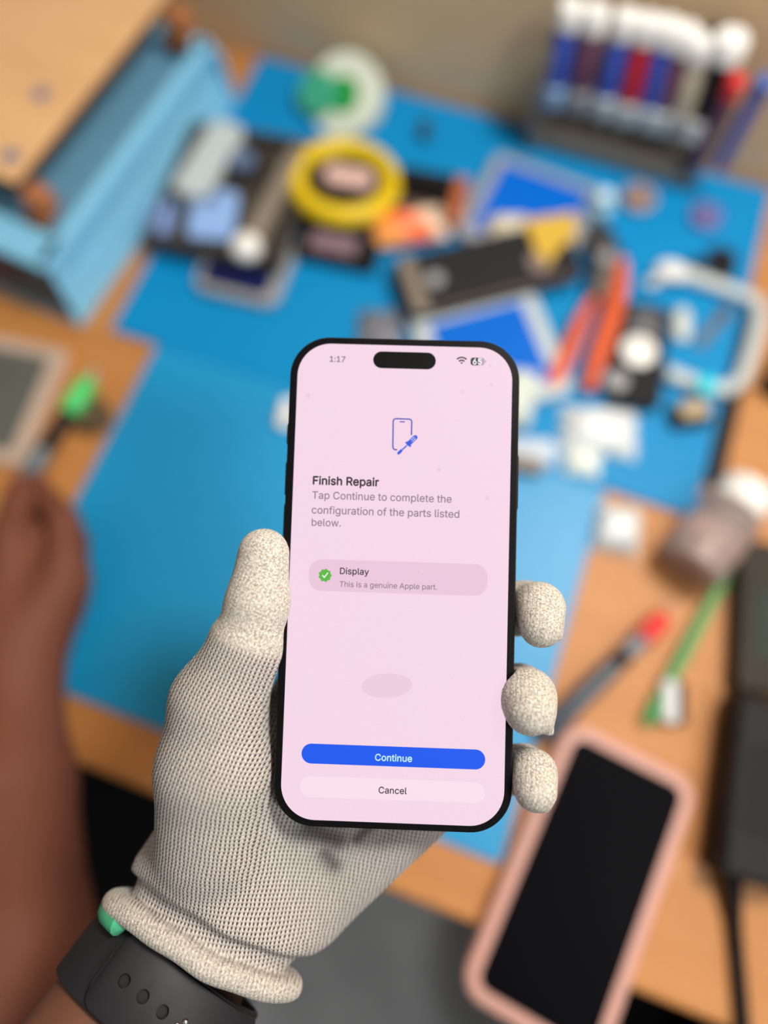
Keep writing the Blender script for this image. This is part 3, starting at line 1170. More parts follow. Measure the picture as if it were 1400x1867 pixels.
for px_, py_ in ((76, 172), (20, 285)):
    q = T(px_, py_, BD_Z) - np.array([_ba[0], _ba[1], 0])
    q = (q[0] * math.cos(-_bang) - q[1] * math.sin(-_bang), q[0] * math.sin(-_bang) + q[1] * math.cos(-_bang))
    MB().lathe([(0.0062, 0), (0.0062, 0.0008), (0.004, 0.0012), (0.001, 0.0012)], 20, (q[0], q[1], _bt)).build('screw_head', 'slate', bd)

# ------------------------------------------------------------------ black tray and what it carries
loc, rz, w, h = fit((352, 225), (588, 262), (505, 492), (262, 440), Z0 + 0.018)
tray = empty('tool_tray', (loc[0], loc[1], TABLE + Z0 + 0.009), rz, label='shallow brown-black tray beside the blue crate holding phone parts', cat='tray')
mb = MB().slab(w, h, 0.004, 0.010, 0.001)
mb.build('tray_base', 'brown_black', tray)
mb = MB()
for cx, cy, a, b2 in ((0, h / 2 - 0.003, w, 0.006), (0, -h / 2 + 0.003, w, 0.006), (w / 2 - 0.003, 0, 0.006, h), (-w / 2 + 0.003, 0, 0.006, h)):
    mb.box((cx, cy, 0.007), (a, b2, 0.012), 0.0015)
mb.build('tray_wall', 'brown_black', tray)
TZ = Z0 + 0.0135
# phone under the tray
loc, rz, w, h = fit((395, 400), (556, 432), (494, 562), (352, 520), Z0 + 0.008)
ph = empty('phone', (loc[0], loc[1], TABLE + Z0), rz, label='navy-faced phone with grey frame lying partly under the brown-black tray', cat='phone')
MB().slab(w, h, 0.0085, 0.012, 0.002).build('frame', 'grey', ph)
MB().slab(w - 0.016, h - 0.014, 0.0006, 0.006, 0.0001, (-0.002, 0.0, 0.0084)).build('screen', 'navy', ph)
p = fit((395, 215), (470, 235), (345, 355), (300, 335), TZ + 0.012)
o = MB().slab(p[2], p[3], 0.012, 0.009, 0.003).build('power_bank', 'lgrey', loc=(p[0][0], p[0][1], TABLE + TZ), rz=p[1])
tag(o, 'pale grey rounded bar lying in the tray against the blue crate', 'power bank')
p = fit((362, 348), (452, 345), (405, 438), (330, 425), TZ + 0.006)
ph = empty('phone', (p[0][0], p[0][1], TABLE + TZ), p[1], label='lilac phone back lying at the front of the brown-black tray', cat='phone')
MB().slab(p[2], p[3], 0.006, 0.007, 0.0015).build('back_cover', 'lilac', ph)
MB().slab(0.016, 0.012, 0.002, 0.003, 0.0005, (-p[2] / 2 + 0.013, p[3] / 2 - 0.010, 0.006)).build('camera_plate', 'slate', ph)
p = fit((272, 362), (318, 365), (308, 425), (264, 420), TZ + 0.006)
tag(MB().slab(p[2], p[3], 0.006, 0.005, 0.001).build('battery', mat('periwinkle_plastic', (128, 160, 216), 0.4), loc=(p[0][0], p[0][1], TABLE + TZ), rz=p[1]),
    'small periwinkle battery between the crate and the lilac phone', 'battery')
q = base(446, 305, TZ)
sp = empty('speaker_puck', q, 0, label='round slate-blue puck behind the lilac phone in the tray', cat='speaker')
MB().lathe([(0.016, 0), (0.017, 0.002), (0.017, 0.006), (0.014, 0.008), (0.001, 0.0085)], 32).build('body', 'black', sp)
MB().lathe([(0.011, 0.0080), (0.011, 0.0092), (0.001, 0.0095)], 32).build('cap', 'slate', sp)
a, b2 = T(545, 275, TZ + 0.010), T(452, 452, TZ + 0.010)
hd = empty('soldering_handle', (0, 0, 0), 0, label='long taupe tool handle with white end knob across the tray', cat='tool')
MB().tube([a, a + (b2 - a) * .2, a + (b2 - a) * .55, a + (b2 - a) * .85, b2], [0.007, 0.009, 0.0085, 0.010, 0.009], 18).build('grip', 'taupe', hd)
d_ = unit(b2 - a)
MB().ball(tuple(b2 + d_ * 0.002 + np.array([0, 0, 0.003])), 0.0125, 20, (1, 1, .8)).build('knob', 'white', hd)

# ------------------------------------------------------------------ reel, tape, packets
q = T(626, 341, Z0 + 0.012)
reel = empty('wire_reel', (q[0], q[1], TABLE + Z0 + 0.006), 0, label='bright yellow rimmed reel with pale pink centre label', cat='reel')
reel.rotation_euler = (math.radians(-7), math.radians(4), 0.2)
RX = 0.048
MB().torus(RX - 0.008, 0.0085, (0, 0, 0.0105), sz=1.1).build('rim', 'yellow', reel)
MB().lathe([(RX - 0.014, 0.002), (RX - 0.012, 0.006), (0.03, 0.008), (0.001, 0.008)], 40).build('hub', 'black', reel)
MB().slab(0.042, 0.020, 0.006, 0.008, 0.001, (0.003, 0.005, 0.008)).build('label_patch', 'pinklabel', reel)

q = TY(633, 178, 0.492)
R_ = 0.033
axv = unit([-0.12, -0.62, 0.77])
tape = empty('tape_roll', tuple(q), 0, label='white tape roll with green side disc leaning near the wall', cat='tape')
MB().lathe([(0.015, -0.010), (R_, -0.010), (R_ + 0.001, -0.008), (R_ + 0.001, 0.008), (R_, 0.010), (0.015, 0.010), (0.015, -0.010)], 44, (0, 0, 0), axv).build('tape_winding', mat('ivory_tape', (216, 224, 206), 0.45), tape)
MB().lathe([(0.001, -0.004), (0.0148, -0.004), (0.0148, 0.0104), (0.011, 0.0110), (0.001, 0.0104)], 36, (0, 0, 0), axv).build('core', mat('vivid_green_core', (20, 150, 60), 0.4), tape)
MB().lathe([(0.001, 0.0108), (0.0175, 0.0108), (0.019, 0.0125), (0.0175, 0.0145), (0.001, 0.0148)], 36, np.array([-0.023, -0.002, -0.004]), axv).build('side_disc', 'teal', tape)
MB().box((0.004, 0.008, -(q[2] - TABLE - Z0) / 2), (0.03, 0.012, q[2] - TABLE - Z0 - 0.0002), 0.002).build('stand', mat('sage_stand', (168, 172, 140), 0.5), tape)

p = fit((546, 396), (702, 428), (680, 490), (534, 462), Z0 + 0.010)
o = empty('component_box', (p[0][0], p[0][1], TABLE + Z0), p[1], label='small dark box with mauve label in front of the yellow reel', cat='box')
MB().slab(p[2], p[3], 0.010, 0.003, 0.001).build('body', 'black', o)
MB().slab(p[2] * .56, p[3] * .5, 0.0006, 0.002, 0.0001, (-0.003, -0.001, 0.010)).build('label_patch', 'mauve', o)

p = fit((728, 305), (856, 328), (832, 402), (712, 378), Z0 + 0.016)
o = empty('card_box', (p[0][0], p[0][1], TABLE + Z0), p[1], label='open brown card box with rust side between yellow reel and framed tablet', cat='box')
mb = MB().box((0, 0, 0.001), (p[2], p[3], 0.002))
mb.box((0, p[3] / 2 - .001, 0.009), (p[2], 0.002, 0.016)).box((0, -p[3] / 2 + .001, 0.009), (p[2], 0.002, 0.016)).box((-p[2] / 2 + .001, 0, 0.009), (0.002, p[3], 0.016))
mb.build('body', 'brown', o)
MB().box((p[2] / 2 - .004, -0.002, 0.010), (0.012, p[3] * 1.05, 0.019), 0.001).build('side_flap', 'rust', o)
MB().box((0, p[3] / 2 - 0.009, 0.0105), (p[2] * .95, 0.018, 0.017), 0.001).build('black_insert', 'black', o)


def crumple(name, w, h, amp, m, loc, rz, label, cat, n=18, seed=1, base_h=0.004, parent=None, colorfn=None):
    """a soft, wrinkled, closed packet"""
    r = np.random.default_rng(seed)
    gx = np.linspace(-1, 1, n)
    hgt = np.zeros((n, n))
    for _ in range(9):
        a = r.uniform(0, math.pi)
        fq = r.uniform(1.5, 6)
        phs = r.uniform(0, 6.28)
        X_, Y_ = np.meshgrid(gx, gx, indexing='ij')
        hgt += np.abs(np.sin((X_ * math.cos(a) + Y_ * math.sin(a)) * fq + phs)) / 9
    edge = (1 - np.abs(X_) ** 4) * (1 - np.abs(Y_) ** 4)
    V, Fc = [], []
    for sgn in (1, 0):
        for i in range(n):
            for j in range(n):
                jit = 0.05 * r.standard_normal(2) if 0 < i < n - 1 and 0 < j < n - 1 else np.array([0.10 * math.sin(j * 1.3 + seed), 0.10 * math.sin(i * 1.7 + seed)])
                if sgn == 0:
                    jit = V[i * n + j]
                    V.append((jit[0], jit[1], 0.0))
                else:
                    V.append(((gx[i] + jit[0] * .6) * w / 2, (gx[j] + jit[1] * .6) * h / 2, 0.0006 + edge[i, j] * (base_h + amp * hgt[i, j])))
    nn = n * n
    for i in range(n - 1):
        for j in range(n - 1):
            Fc.append((i * n + j, (i + 1) * n + j, (i + 1) * n + j + 1, i * n + j + 1))
            Fc.append((nn + i * n + j, nn + i * n + j + 1, nn + (i + 1) * n + j + 1, nn + (i + 1) * n + j))
    bd_ = [i * n for i in range(n)] + [(n - 1) * n + j for j in range(1, n)] + [i * n + n - 1 for i in range(n - 2, -1, -1)] + [j for j in range(n - 2, 0, -1)]
    for a, b3 in zip(bd_, bd_[1:] + bd_[:1]):
        Fc.append((a, b3, b3 + nn, a + nn))
    o = link(name, raw(name, V, Fc), m, parent, loc, rz)
    if label:
        tag(o, label, cat)
    return o


# printed snack wrapper
m, t, b = base_mat('printed_wrapper')
sx = t.new('ShaderNodeSeparateXYZ')
t.l.new(t.new('ShaderNodeTexCoord').outputs['Object'], sx.inputs[0])
ramp = t.new('ShaderNodeValToRGB')
ramp.color_ramp.interpolation = 'LINEAR'
els = ramp.color_ramp.elements
els[0].position = 0.0
els[0].color = lin((240, 168, 92)) + (1,)
els[1].position = 1.0
els[1].color = lin((214, 198, 176)) + (1,)
for p_, c_ in ((0.25, (246, 150, 70)), (0.36, (250, 92, 54)), (0.52, (244, 128, 60)), (0.62, (226, 196, 172))):
    e_ = els.new(p_)
    e_.color = lin(c_) + (1,)
t.put(ramp.inputs[0], t.m('ADD', t.m('MULTIPLY', sx.outputs[0], 14.0), t.m('ADD', t.m('MULTIPLY', sx.outputs[1], 9.0), 0.45)))
t.put(b.inputs['Base Color'], ramp.outputs[0])
b.inputs['Roughness'].default_value = 0.4
p = fit((668, 392), (800, 372), (828, 425), (690, 448), Z0 + 0.012)
crumple('wrapper', p[2], p[3], 0.007, m, (p[0][0], p[0][1], TABLE + Z0 + 0.008), p[1], 'crumpled orange, red and cream wrapper beside the yellow reel', 'wrapper', seed=4, base_h=0.006)

# ------------------------------------------------------------------ blue framed tablets, black housing, film


def framed(name, corners, z, t_, frame_m, face_m, margin, label, cat, r=0.008, lift=0.0):
    loc, rz, w, h = fit(*corners, z + t_)
    o = empty(name, (loc[0], loc[1], TABLE + z), rz, label=label, cat=cat)
    MB().slab(w, h, t_, r, min(0.002, t_ / 3)).build('frame', frame_m, o)
    MB().slab(w - 2 * margin, h - 2 * margin, 0.0006, max(r - margin, 0.0015), 0.0001, (0, 0, t_ - 0.0001)).build('screen', face_m, o)
    return o, w, h


framed('tablet', ((905, 272), (1105, 345), (1030, 500), (828, 425)), Z0, 0.009, 'silver', 'cobalt', 0.011,
       'blue-faced tablet with silver frame lying near the back wall', 'tablet')
framed('phone', ((812, 580), (1050, 518), (963, 708), (740, 770)), Z0, 0.010, 'lgrey', 'cobalt', 0.0135,
       'blue-faced phone with pale wide frame partly under the black housing', 'phone')
loc, rz, w, h = fit((700, 472), (1035, 396), (1062, 500), (757, 580), Z0 + 0.019)
o = empty('phone_housing', (loc[0], loc[1], TABLE + Z0 + 0.011), rz, label='large black phone housing lying across two blue-faced devices', cat='phone housing')
MB().slab(w, h, 0.008, 0.010, 0.0022).build('shell', 'charcoal', o)
MB().slab(0.012, h * .92, 0.0012, 0.003, 0.0003, (-w / 2 + 0.012, 0, 0.0075)).build('end_strip', 'taupe', o)
MB().lathe([(0.0095, 0.0075), (0.0095, 0.0088), (0.001, 0.009)], 24, (w * .28, -h * .12, 0)).build('round_sensor', mat('dusty_brown', (136, 120, 112), 0.5), o)
MB().lathe([(0.007, 0.0075), (0.007, 0.0086), (0.001, 0.0088)], 24, (-w * .30, 0.0, 0)).build('screw_cap', 'grey', o)
MB().box((0.0, -h * .44, 0.0062), (w * .85, 0.004, 0.004), 0.001).build('edge_trim', 'brown', o)
# yellow film on it
pts = [T(x, y, Z0 + 0.0202) for x, y in ((955, 402), (1048, 388), (1050, 432), (1020, 452), (1000, 484), (978, 462))]
mb = MB()
mb.loft([[tuple(p_ + np.array([0, 0, dz])) for p_ in pts] for dz in (0.0, 0.0012)])
tag(mb.build('adhesive_film', 'kapton', smooth=False), 'torn piece of yellow adhesive film on the black housing', 'film')
q = base(925, 415, Z0 + 0.011)
tag(crumple('tissue_scrap', 0.034, 0.020, 0.006, 'cream', q, 0.4, None, None, seed=8), 'small cream tissue scrap between blue tablet and black housing', 'tissue')
# small clear-blue vial near the tablet's corner
q = base(1086, 402, Z0)
o = empty('vial', q, 0, label='small pale blue vial standing at the corner of the silver-framed tablet', cat='vial')
MB().lathe([(0.009, 0), (0.010, 0.002), (0.010, 0.018), (0.007, 0.021), (0.006, 0.022)], 24).build('bottle', mat('ice_blue_plastic', (150, 206, 232), 0.25), o)
MB().lathe([(0.0075, 0.021), (0.0075, 0.029), (0.006, 0.0305), (0.001, 0.031)], 24).build('cap', mat('ice_white_plastic', (192, 222, 234), 0.4), o)

# ------------------------------------------------------------------ pliers
pl = empty('pliers', (0, 0, 0), 0, label='pliers with two long orange handles and grey steel head', cat='pliers')


def tw(x, y, z):
    return T(x, y, z)


MB().tube([tw(1080, 545, .012), tw(1060, 585, .012), tw(1036, 640, .012), tw(1014, 685, .011), tw(1003, 705, .010)], [0.004, 0.0062, 0.0072, 0.0074, 0.005], 16, 0.8).build('handle', 'orange', pl)
MB().tube([tw(1132, 475, .014), tw(1130, 520, .014), tw(1114, 580, .014), tw(1090, 650, .013), tw(1072, 712, .011)], [0.005, 0.0072, 0.0078, 0.0076, 0.005], 16, 0.8).build('handle', 'orange', pl)
MB().tube([tw(1086, 545, .013), tw(1100, 500, .013), tw(1108, 462, .013), tw(1100, 425, .012), tw(1092, 398, .011)], [0.006, 0.011, 0.012, 0.008, 0.003], 16, 0.6).build('jaw', 'steel', pl)
MB().tube([tw(1128, 482, .014), tw(1108, 470, .013), tw(1082, 445, .013), tw(1070, 415, .012)], [0.006, 0.010, 0.008, 0.003], 16, 0.6).build('jaw', 'steel', pl)
q = tw(1104, 470, .020)
MB().lathe([(0.0065, -0.004), (0.0065, 0.002), (0.005, 0.003), (0.001, 0.003)], 20, q).build('pivot_screw', 'grey', pl)

# ------------------------------------------------------------------ black camera housing, white bumper and small parts
loc, rz, w, h = fit((1142, 548), (1240, 562), (1190, 742), (1096, 722), Z0 + 0.012)
o = empty('phone_housing', (loc[0], loc[1], TABLE + Z0), rz, label='black phone housing with white oval beside the orange pliers', cat='phone housing')
MB().slab(w, h, 0.012, 0.008, 0.002).build('shell', 'black_matte', o)
MB().slab(w * .55, h * .30, 0.0012, 0.004, 0.0003, (0.002, h * .27, 0.0115)).build('battery_plate', mat('graphite_plate', (84, 86, 92), 0.5), o)
c1 = T(1164, 640, Z0 + .012)
Rz = np.array([[math.cos(-rz), -math.sin(-rz)], [math.sin(-rz), math.cos(-rz)]])
q = Rz @ (c1[:2] - np.array(loc[:2]))
MB().lathe([(0.0135, 0.0115), (0.0135, 0.013), (0.012, 0.0138), (0.001, 0.014)], 28, (q[0], q[1], 0)).build('white_disc', 'white', o)
c1 = T(1124, 694, Z0 + .012)
q = Rz @ (c1[:2] - np.array(loc[:2]))
MB().lathe([(0.0088, 0.0115), (0.0088, 0.013), (0.008, 0.0136), (0.001, 0.0138)], 28, (q[0], q[1], 0)).build('grey_disc', 'grey', o)

# white bumper ring
bz = empty('bumper_loop', (0, 0, 0), 0, label='loose white phone bumper loop lying at the edge of the blue mat', cat='phone bumper')
cor = [(1178, 522), (1225, 492), (1272, 508), (1330, 528), (1378, 548), (1384, 580), (1372, 630), (1352, 690), (1325, 712), (1275, 702), (1215, 678)]
MB().tube([T(x, y, Z0 + 0.0055) for x, y in cor], [0.004, 0.008, 0.0065, 0.006, 0.006, 0.0062, 0.006, 0.006, 0.0062, 0.0065, 0.006], 14, 0.8).build('loop', 'lgrey', bz)
q = T(1286, 704, Z0 + 0.011)
MB().box((q[0], q[1], q[2] + 0.001), (0.012, 0.016, 0.005), 0.002).build('cyan_clip', 'cyan', bz)
q = T(1225, 494, Z0 + 0.011)
MB().ball(tuple(q), 0.010, 16, (1.3, .9, .5)).build('end_tab', 'white', bz)
p = fit((1232, 560), (1262, 560), (1258, 622), (1228, 615), Z0 + .006)
tag(MB().slab(p[2], p[3], 0.006, 0.006, 0.002).build('bracket', mat('bone_plastic', (200, 206, 198), 0.4), loc=(p[0][0], p[0][1], TABLE + Z0), rz=p[1]),
    'bone-white oval part inside the white bumper loop', 'bracket')
q = T(1310, 585, Z0)
o = empty('flex_cable', (q[0], q[1], TABLE + Z0), 1.2, label='brown flex cable piece lying inside the white bumper loop', cat='cable')
MB().slab(0.040, 0.010, 0.0012, 0.004, 0.0003, (-0.012, 0, 0)).build('ribbon', mat('grey_blue_ribbon', (86, 100, 116), 0.5), o)
MB().slab(0.011, 0.010, 0.004, 0.002, 0.001, (0.008, 0, 0)).build('connector', 'brown', o)
for (cc_, lab) in ((((1300, 440), (1352, 452), (1338, 510), (1290, 498)), 'dark circuit board behind the white bumper loop'),
                   (((1262, 462), (1290, 468), (1284, 500), (1258, 494)), 'tiny dark chip beside the dark circuit board')):
    p = fit(*cc_, Z0 + .008)
    o = empty('circuit_board', (p[0][0], p[0][1], TABLE + Z0), p[1], label=lab, cat='circuit board')
    MB().slab(p[2], p[3], 0.004, 0.001, 0.0004).build('board', 'charcoal', o)
    MB().slab(p[2] * .6, p[3] * .5, 0.003, 0.001, 0.0004, (0, 0.002, 0.004)).build('chip', 'black', o)
q = base(1162, 366, Z0)
o = empty('wire_coil', q, 0, label='small copper wire coil lying alone on the back of the mat', cat='coil')
MB().torus(0.012, 0.0035, (0, 0, 0.0035)).build('winding', mat('pale_copper', (150, 138, 140), 0.4), o)
MB().lathe([(0.008, 0), (0.008, 0.004), (0.006, 0.006), (0.001, 0.006)], 24).build('core', 'copper', o)
q = base(1284, 398, Z0)
tag(MB().lathe([(0.013, 0), (0.014, 0.002), (0.013, 0.005), (0.009, 0.0065), (0.001, 0.007)], 28).build('suction_cup', mat('plum_rubber', (98, 92, 146), 0.5), loc=q),
    'small round plum rubber pad near the dark circuit board', 'rubber pad')
q = base(1252, 762, Z0)
o = empty('vibration_motor', q, 0.5, label='small black motor with tan top on the mat below the white bumper', cat='motor')
MB().slab(0.030, 0.020, 0.009, 0.005, 0.002).build('housing', 'black', o)
MB().slab(0.022, 0.014, 0.003, 0.004, 0.001, (0.002, 0.002, 0.009)).build('top_plate', mat('tan_plate', (168, 150, 118), 0.5), o)
q = base(775, 246, Z0)
tag(MB().box((0, 0, 0.005), (0.010, 0.018, 0.010), 0.002).build('binder_clip', mat('dark_steel_blue', (34, 66, 84), 0.5), loc=q, rz=0.3), 'tiny dark clip on the mat near the tape roll', 'clip')
q = base(838, 268, Z0)
# pale heap: plastic bag, film sheets
p = fit((1008, 735), (1148, 742), (1185, 832), (1042, 815), Z0 + .008)
crumple('plastic_bag', p[2], p[3], 0.012, 'foil', (p[0][0], p[0][1], TABLE + Z0), p[1], 'crumpled milky plastic bag on the mat below the orange handles', 'plastic bag', seed=3, base_h=0.006)
p = fit((1022, 800), (1085, 812), (1108, 868), (1040, 858), Z0 + .004)
crumple('film_sheet', p[2], p[3], 0.004, mat('white_film', (216, 226, 218), 0.35), (p[0][0], p[0][1], TABLE + Z0), p[1], 'small white film sheet at the front of the milky bag', 'film', seed=6, base_h=0.004)
p = fit((925, 665), (985, 680), (965, 775), (905, 765), Z0 + .012)
crumple('wipe', p[2], p[3], 0.010, mat('pale_green_wipe', (204, 214, 206), 0.7), (p[0][0], p[0][1], TABLE + Z0 + .009), p[1], 'pale green-white wipe bunched beside the held phone', 'wipe', seed=11, base_h=0.005)
p = fit((920, 788), (1020, 802), (1010, 845), (900, 835), Z0 + .006)
crumple('tissue', p[2], p[3], 0.006, mat('blue_white_tissue', (190, 204, 218), 0.8), (p[0][0], p[0][1], TABLE + Z0), p[1], 'bluish white tissue lying between wipe and milky bag', 'tissue', seed=13, base_h=0.004)
q = base(955, 852, Z0 + 0.0)
tag(MB().box((0, 0, 0.005), (0.026, 0.012, 0.010), 0.003).build('eraser', 'taupe', loc=(q[0], q[1], TABLE + Z0), rz=0.1), 'taupe eraser block in front of the bluish tissue', 'eraser')
p = fit((660, 560), (740, 560), (730, 640), (640, 640), Z0 + .006)
crumple('antistatic_bag', p[2], p[3], 0.006, 'greyfilm', (p[0][0], p[0][1], TABLE + Z0), p[1], 'grey antistatic bag next to the black housing, above the held phone', 'bag', seed=5, base_h=0.004)
q = base(519, 757, 0.0025)
o = empty('connector', q, 0.2, label='tiny white and olive connector peeping out beside the held phone', cat='connector')
MB().box((0.002, 0, 0.003), (0.010, 0.024, 0.006), 0.001).build('housing', 'white', o)
MB().box((-0.002, -0.004, 0.002), (0.008, 0.012, 0.004), 0.001).build('pad', mat('olive_pad', (96, 110, 60), 0.5), o)
# black bar on the mat's edge
a, b2 = T(1384, 560, 0.006), T(1318, 884, 0.006)
a[0] = b2[0] = 0.1640
d_ = b2 - a
o = MB().box((0, 0, 0.004), (0.011, float(np.linalg.norm(d_)), 0.008), 0.001).build('straightedge', 'black', loc=((a[0] + b2[0]) / 2, (a[1] + b2[1]) / 2, TABLE), rz=math.atan2(d_[1], d_[0]) - math.pi / 2)
tag(o, 'thin black straightedge lying along the border of the large blue mat', 'ruler')

# ------------------------------------------------------------------ right side of the bench
p = fit((1085, 905), (1160, 930), (1190, 1010), (1075, 1000), .008)
crumple('plastic_bag', p[2] * .95, p[3], 0.016, 'foil', (p[0][0], p[0][1], TABLE), p[1], 'small crumpled silvery plastic bag lying on bare wood by the front mat', 'plastic bag', seed=21, base_h=0.006)
a, b2 = T(1252, 1040, .0232), T(1356, 905, .0232)
V_ = b2 - a
o = empty('bottle', (a[0], a[1], a[2]), 0, label='short clear plastic bottle with white cap lying on the wood', cat='bottle')
ax_ = unit([V_[0], V_[1], 0])
MB().lathe([(0.012, 0), (0.020, 0.001), (0.0225, 0.004), (0.0225, 0.050), (0.020, 0.056), (0.016, 0.059), (0.0155, 0.060)], 40, (0, 0, 0), ax_).build('body', 'clear', o)
MB().lathe([(0.010, 0.0015), (0.0185, 0.003), (0.0195, 0.006), (0.0195, 0.020), (0.001, 0.020)], 40, (0, 0, 0), ax_).build('liquid', mat('amber_residue', (176, 142, 120), 0.3), o)
MB().lathe([(0.0185, 0.058), (0.019, 0.060), (0.019, 0.076), (0.0172, 0.079), (0.001, 0.0795)], 40, (0, 0, 0), ax_).build('cap', 'white', o)
# green spudger
a, b2 = T(1184, 1310, .006), T(1338, 1022, .006)
o = empty('tweezers', (0, 0, 0), 0, label='long green tweezers lying slanted on the wood below the clear bottle', cat='tweezers')
V_ = b2 - a
sd = np.array([-V_[1], V_[0], 0])
sd = unit(sd)
for s_ in (-1, 1):
    MB().tube([a + sd * s_ * .0016, a + V_ * .12 + sd * s_ * .0017, a + V_ * .5 + sd * s_ * .0015, a + V_ * .85 + sd * s_ * .0012, b2],
              [0.0022, 0.0025, 0.0025, 0.0020, 0.0012], 12, 0.7).build('arm', 'green', o)
MB().tube([a - V_ * .03, a + V_ * .03], [0.0040, 0.0044], 14, .7).build('joint', 'green', o)
p = fit((1214, 1238), (1258, 1242), (1250, 1322), (1203, 1316), .012)
o = empty('usb_stick', (p[0][0], p[0][1], TABLE), p[1], label='short silver and dark stick lying beside the end of the green tweezers', cat='usb stick')
MB().slab(p[2] * .66, p[3], 0.011, 0.004, 0.002, (-p[2] * .15, 0, 0)).build('cover', mat('satin_silver', (200, 206, 208), 0.35), o)
MB().slab(p[2] * .34, p[3] * .96, 0.010, 0.002, 0.001, (p[2] * .34, 0, 0)).build('side', 'charcoal', o)
# red collared screwdriver
a, b2 = T(985, 1345, .009), T(1238, 1098, .009)
V_ = b2 - a
o = empty('screwdriver', (0, 0, 0), 0, label='dark grey precision screwdriver with bright red collar lying on the wood', cat='screwdriver')
MB().tube([a, a + V_ * .03, a + V_ * .3, a + V_ * .52], [0.005, 0.0075, 0.0072, 0.0068], 18).build('handle', mat('slate_handle', (66, 76, 88), 0.4), o)
MB().tube([a + V_ * .52, a + V_ * .60], [0.0062, 0.0062], 18).build('ring', 'black', o)
MB().tube([a + V_ * .60, a + V_ * .72], [0.0066, 0.0062], 18).build('shaft', mat('pewter', (104, 112, 120), 0.4), o)
MB().tube([a + V_ * .72, a + V_ * .74, a + V_ * .86, a + V_ * .885], [0.0062, 0.0075, 0.0072, 0.005], 18).build('collar', 'red', o)
MB().tube([a + V_ * .885, a + V_ * .93, a + V_ * 1.0], [0.004, 0.003, 0.0012], 14).build('bit', mat('clear_rose_tip', (206, 150, 120), 0.3), o)
# boxes on the far side
loc, rz, w, h = fit((1380, 985), (1528, 1010), (1472, 1275), (1322, 1248), 0.02)
o = empty('printed_box', (loc[0], loc[1], TABLE), rz, label='olive-brown printed box at the edge of the bench above the black adapter', cat='box')
MB().box((0, 0, 0.009), (w, h, 0.018), 0.002).build('body', 'boxprint', o)
MB().slab(w * .5, h * .5, 0.0006, 0.004, 0.0001, (-w * .08, -h * .05, 0.0179)).build('print_panel', mat('dull_green_print', (44, 54, 47), 0.6, spec=0.2, var=.3), o)
MB().box((0, 0, 0.0185), (w * 1.015, h * .30, 0.002), 0.0005).build('paper_sleeve', mat('grey_sleeve', (54, 48, 42), 0.7, spec=0.2), o).location = (0, h * .34, 0.0)
loc, rz, w, h = fit((1362, 1268), (1500, 1300), (1452, 1640), (1303, 1590), 0.032)
o = empty('power_adapter', (loc[0], loc[1], TABLE), rz, label='black block power adapter with cable at the edge of the bench', cat='power adapter')
MB().box((0, 0, 0.016), (w, h, 0.032), 0.004).build('body', 'black', o)
MB().slab(w * .7, h * .5, 0.0005, 0.002, 0.0001, (0.002, 0, 0.0319)).build('rating_panel', 'black_matte', o)
Ri = np.array([[math.cos(-rz), -math.sin(-rz)], [math.sin(-rz), math.cos(-rz)]])


def loc_of(px, py, z):
    p_ = T(px, py, z)
    q_ = Ri @ (p_[:2] - np.array(loc[:2]))
    return (q_[0], q_[1], z)


MB().tube([loc_of(1338, 1588, .013), loc_of(1338, 1625, .012), loc_of(1340, 1680, .006), loc_of(1346, 1760, .0045), loc_of(1352, 1830, .0045), loc_of(1358, 1900, .0045)], [0.006, 0.005, 0.0042, 0.0042, 0.0042, 0.0042], 12).build('cable', 'black', o)
q = base(1395, 1570, 0)
o = empty('plug', (q[0], q[1], TABLE), 0.6, label='small silver plug lying in front of the black power adapter', cat='plug')
MB().box((0.006, -0.012, 0.006), (0.014, 0.034, 0.012), 0.003).build('shell', 'silver', o)
MB().box((0.006, -0.034, 0.005), (0.008, 0.012, 0.006), 0.001).build('contact', 'steel', o)
q = base(1398, 668, 0)
tag(MB().box((0.012, 0, 0.008), (0.022, 0.05, 0.016), 0.004).build('marker_cap', 'black', loc=q, rz=-0.25), 'short black cap lying on the wood past the white bumper', 'cap')

# pink cased phone
pc_ = ((1066, 1345), (1268, 1456), (1056, 1900), (850, 1788))
loc, rz, w, h = fit(*pc_, 0.0105)
o = empty('smartphone', (loc[0], loc[1], TABLE), rz, label='smartphone in pale pink case with dark screen lying on the wood', cat='smartphone')
mg = 0.0088
MB().slab(w + 2 * mg, h + 2 * mg, 0.0115, 0.0165, 0.0035).build('case', 'pinkcase', o)
MB().slab(w, h, 0.0010, 0.0085, 0.0002, (0, 0, 0.0108)).build('screen', 'screenoff', o)
MB().box((w / 2 + mg, h * .2, 0.006), (0.0015, 0.014, 0.004), 0.0006).build('side_button', 'pinkcase', o)

# ------------------------------------------------------------------ left side of the bench
loc, rz, w, h = fit((-190, 575), (136, 640), (28, 850), (-330, 770), 0.006)
o = empty('tablet', (loc[0], loc[1], TABLE), rz, label='slate-faced tablet with beige frame lying by the fist and pen', cat='tablet')
MB().slab(w, h, 0.006, 0.008, 0.0015).build('frame', 'beige', o)
MB().slab(w - .026, h - .022, 0.0006, 0.003, 0.0001, (0, 0, 0.0059)).build('screen', 'slateface', o)
a, b2 = T(48, 872, .018), T(176, 674, .010)
V_ = b2 - a
o = empty('craft_knife', (0, 0, 0), 0, label='dark pen-shaped knife with bright green grip in the bare fist', cat='knife')
MB().tube([a, a + V_ * .05, a + V_ * .24], [0.005, 0.0072, 0.0075], 16).build('barrel', mat('blue_grey_barrel', (92, 104, 110), 0.4), o)
MB().tube([a + V_ * .24, a + V_ * .6], [0.0066, 0.0060], 16).build('collar', 'black', o)
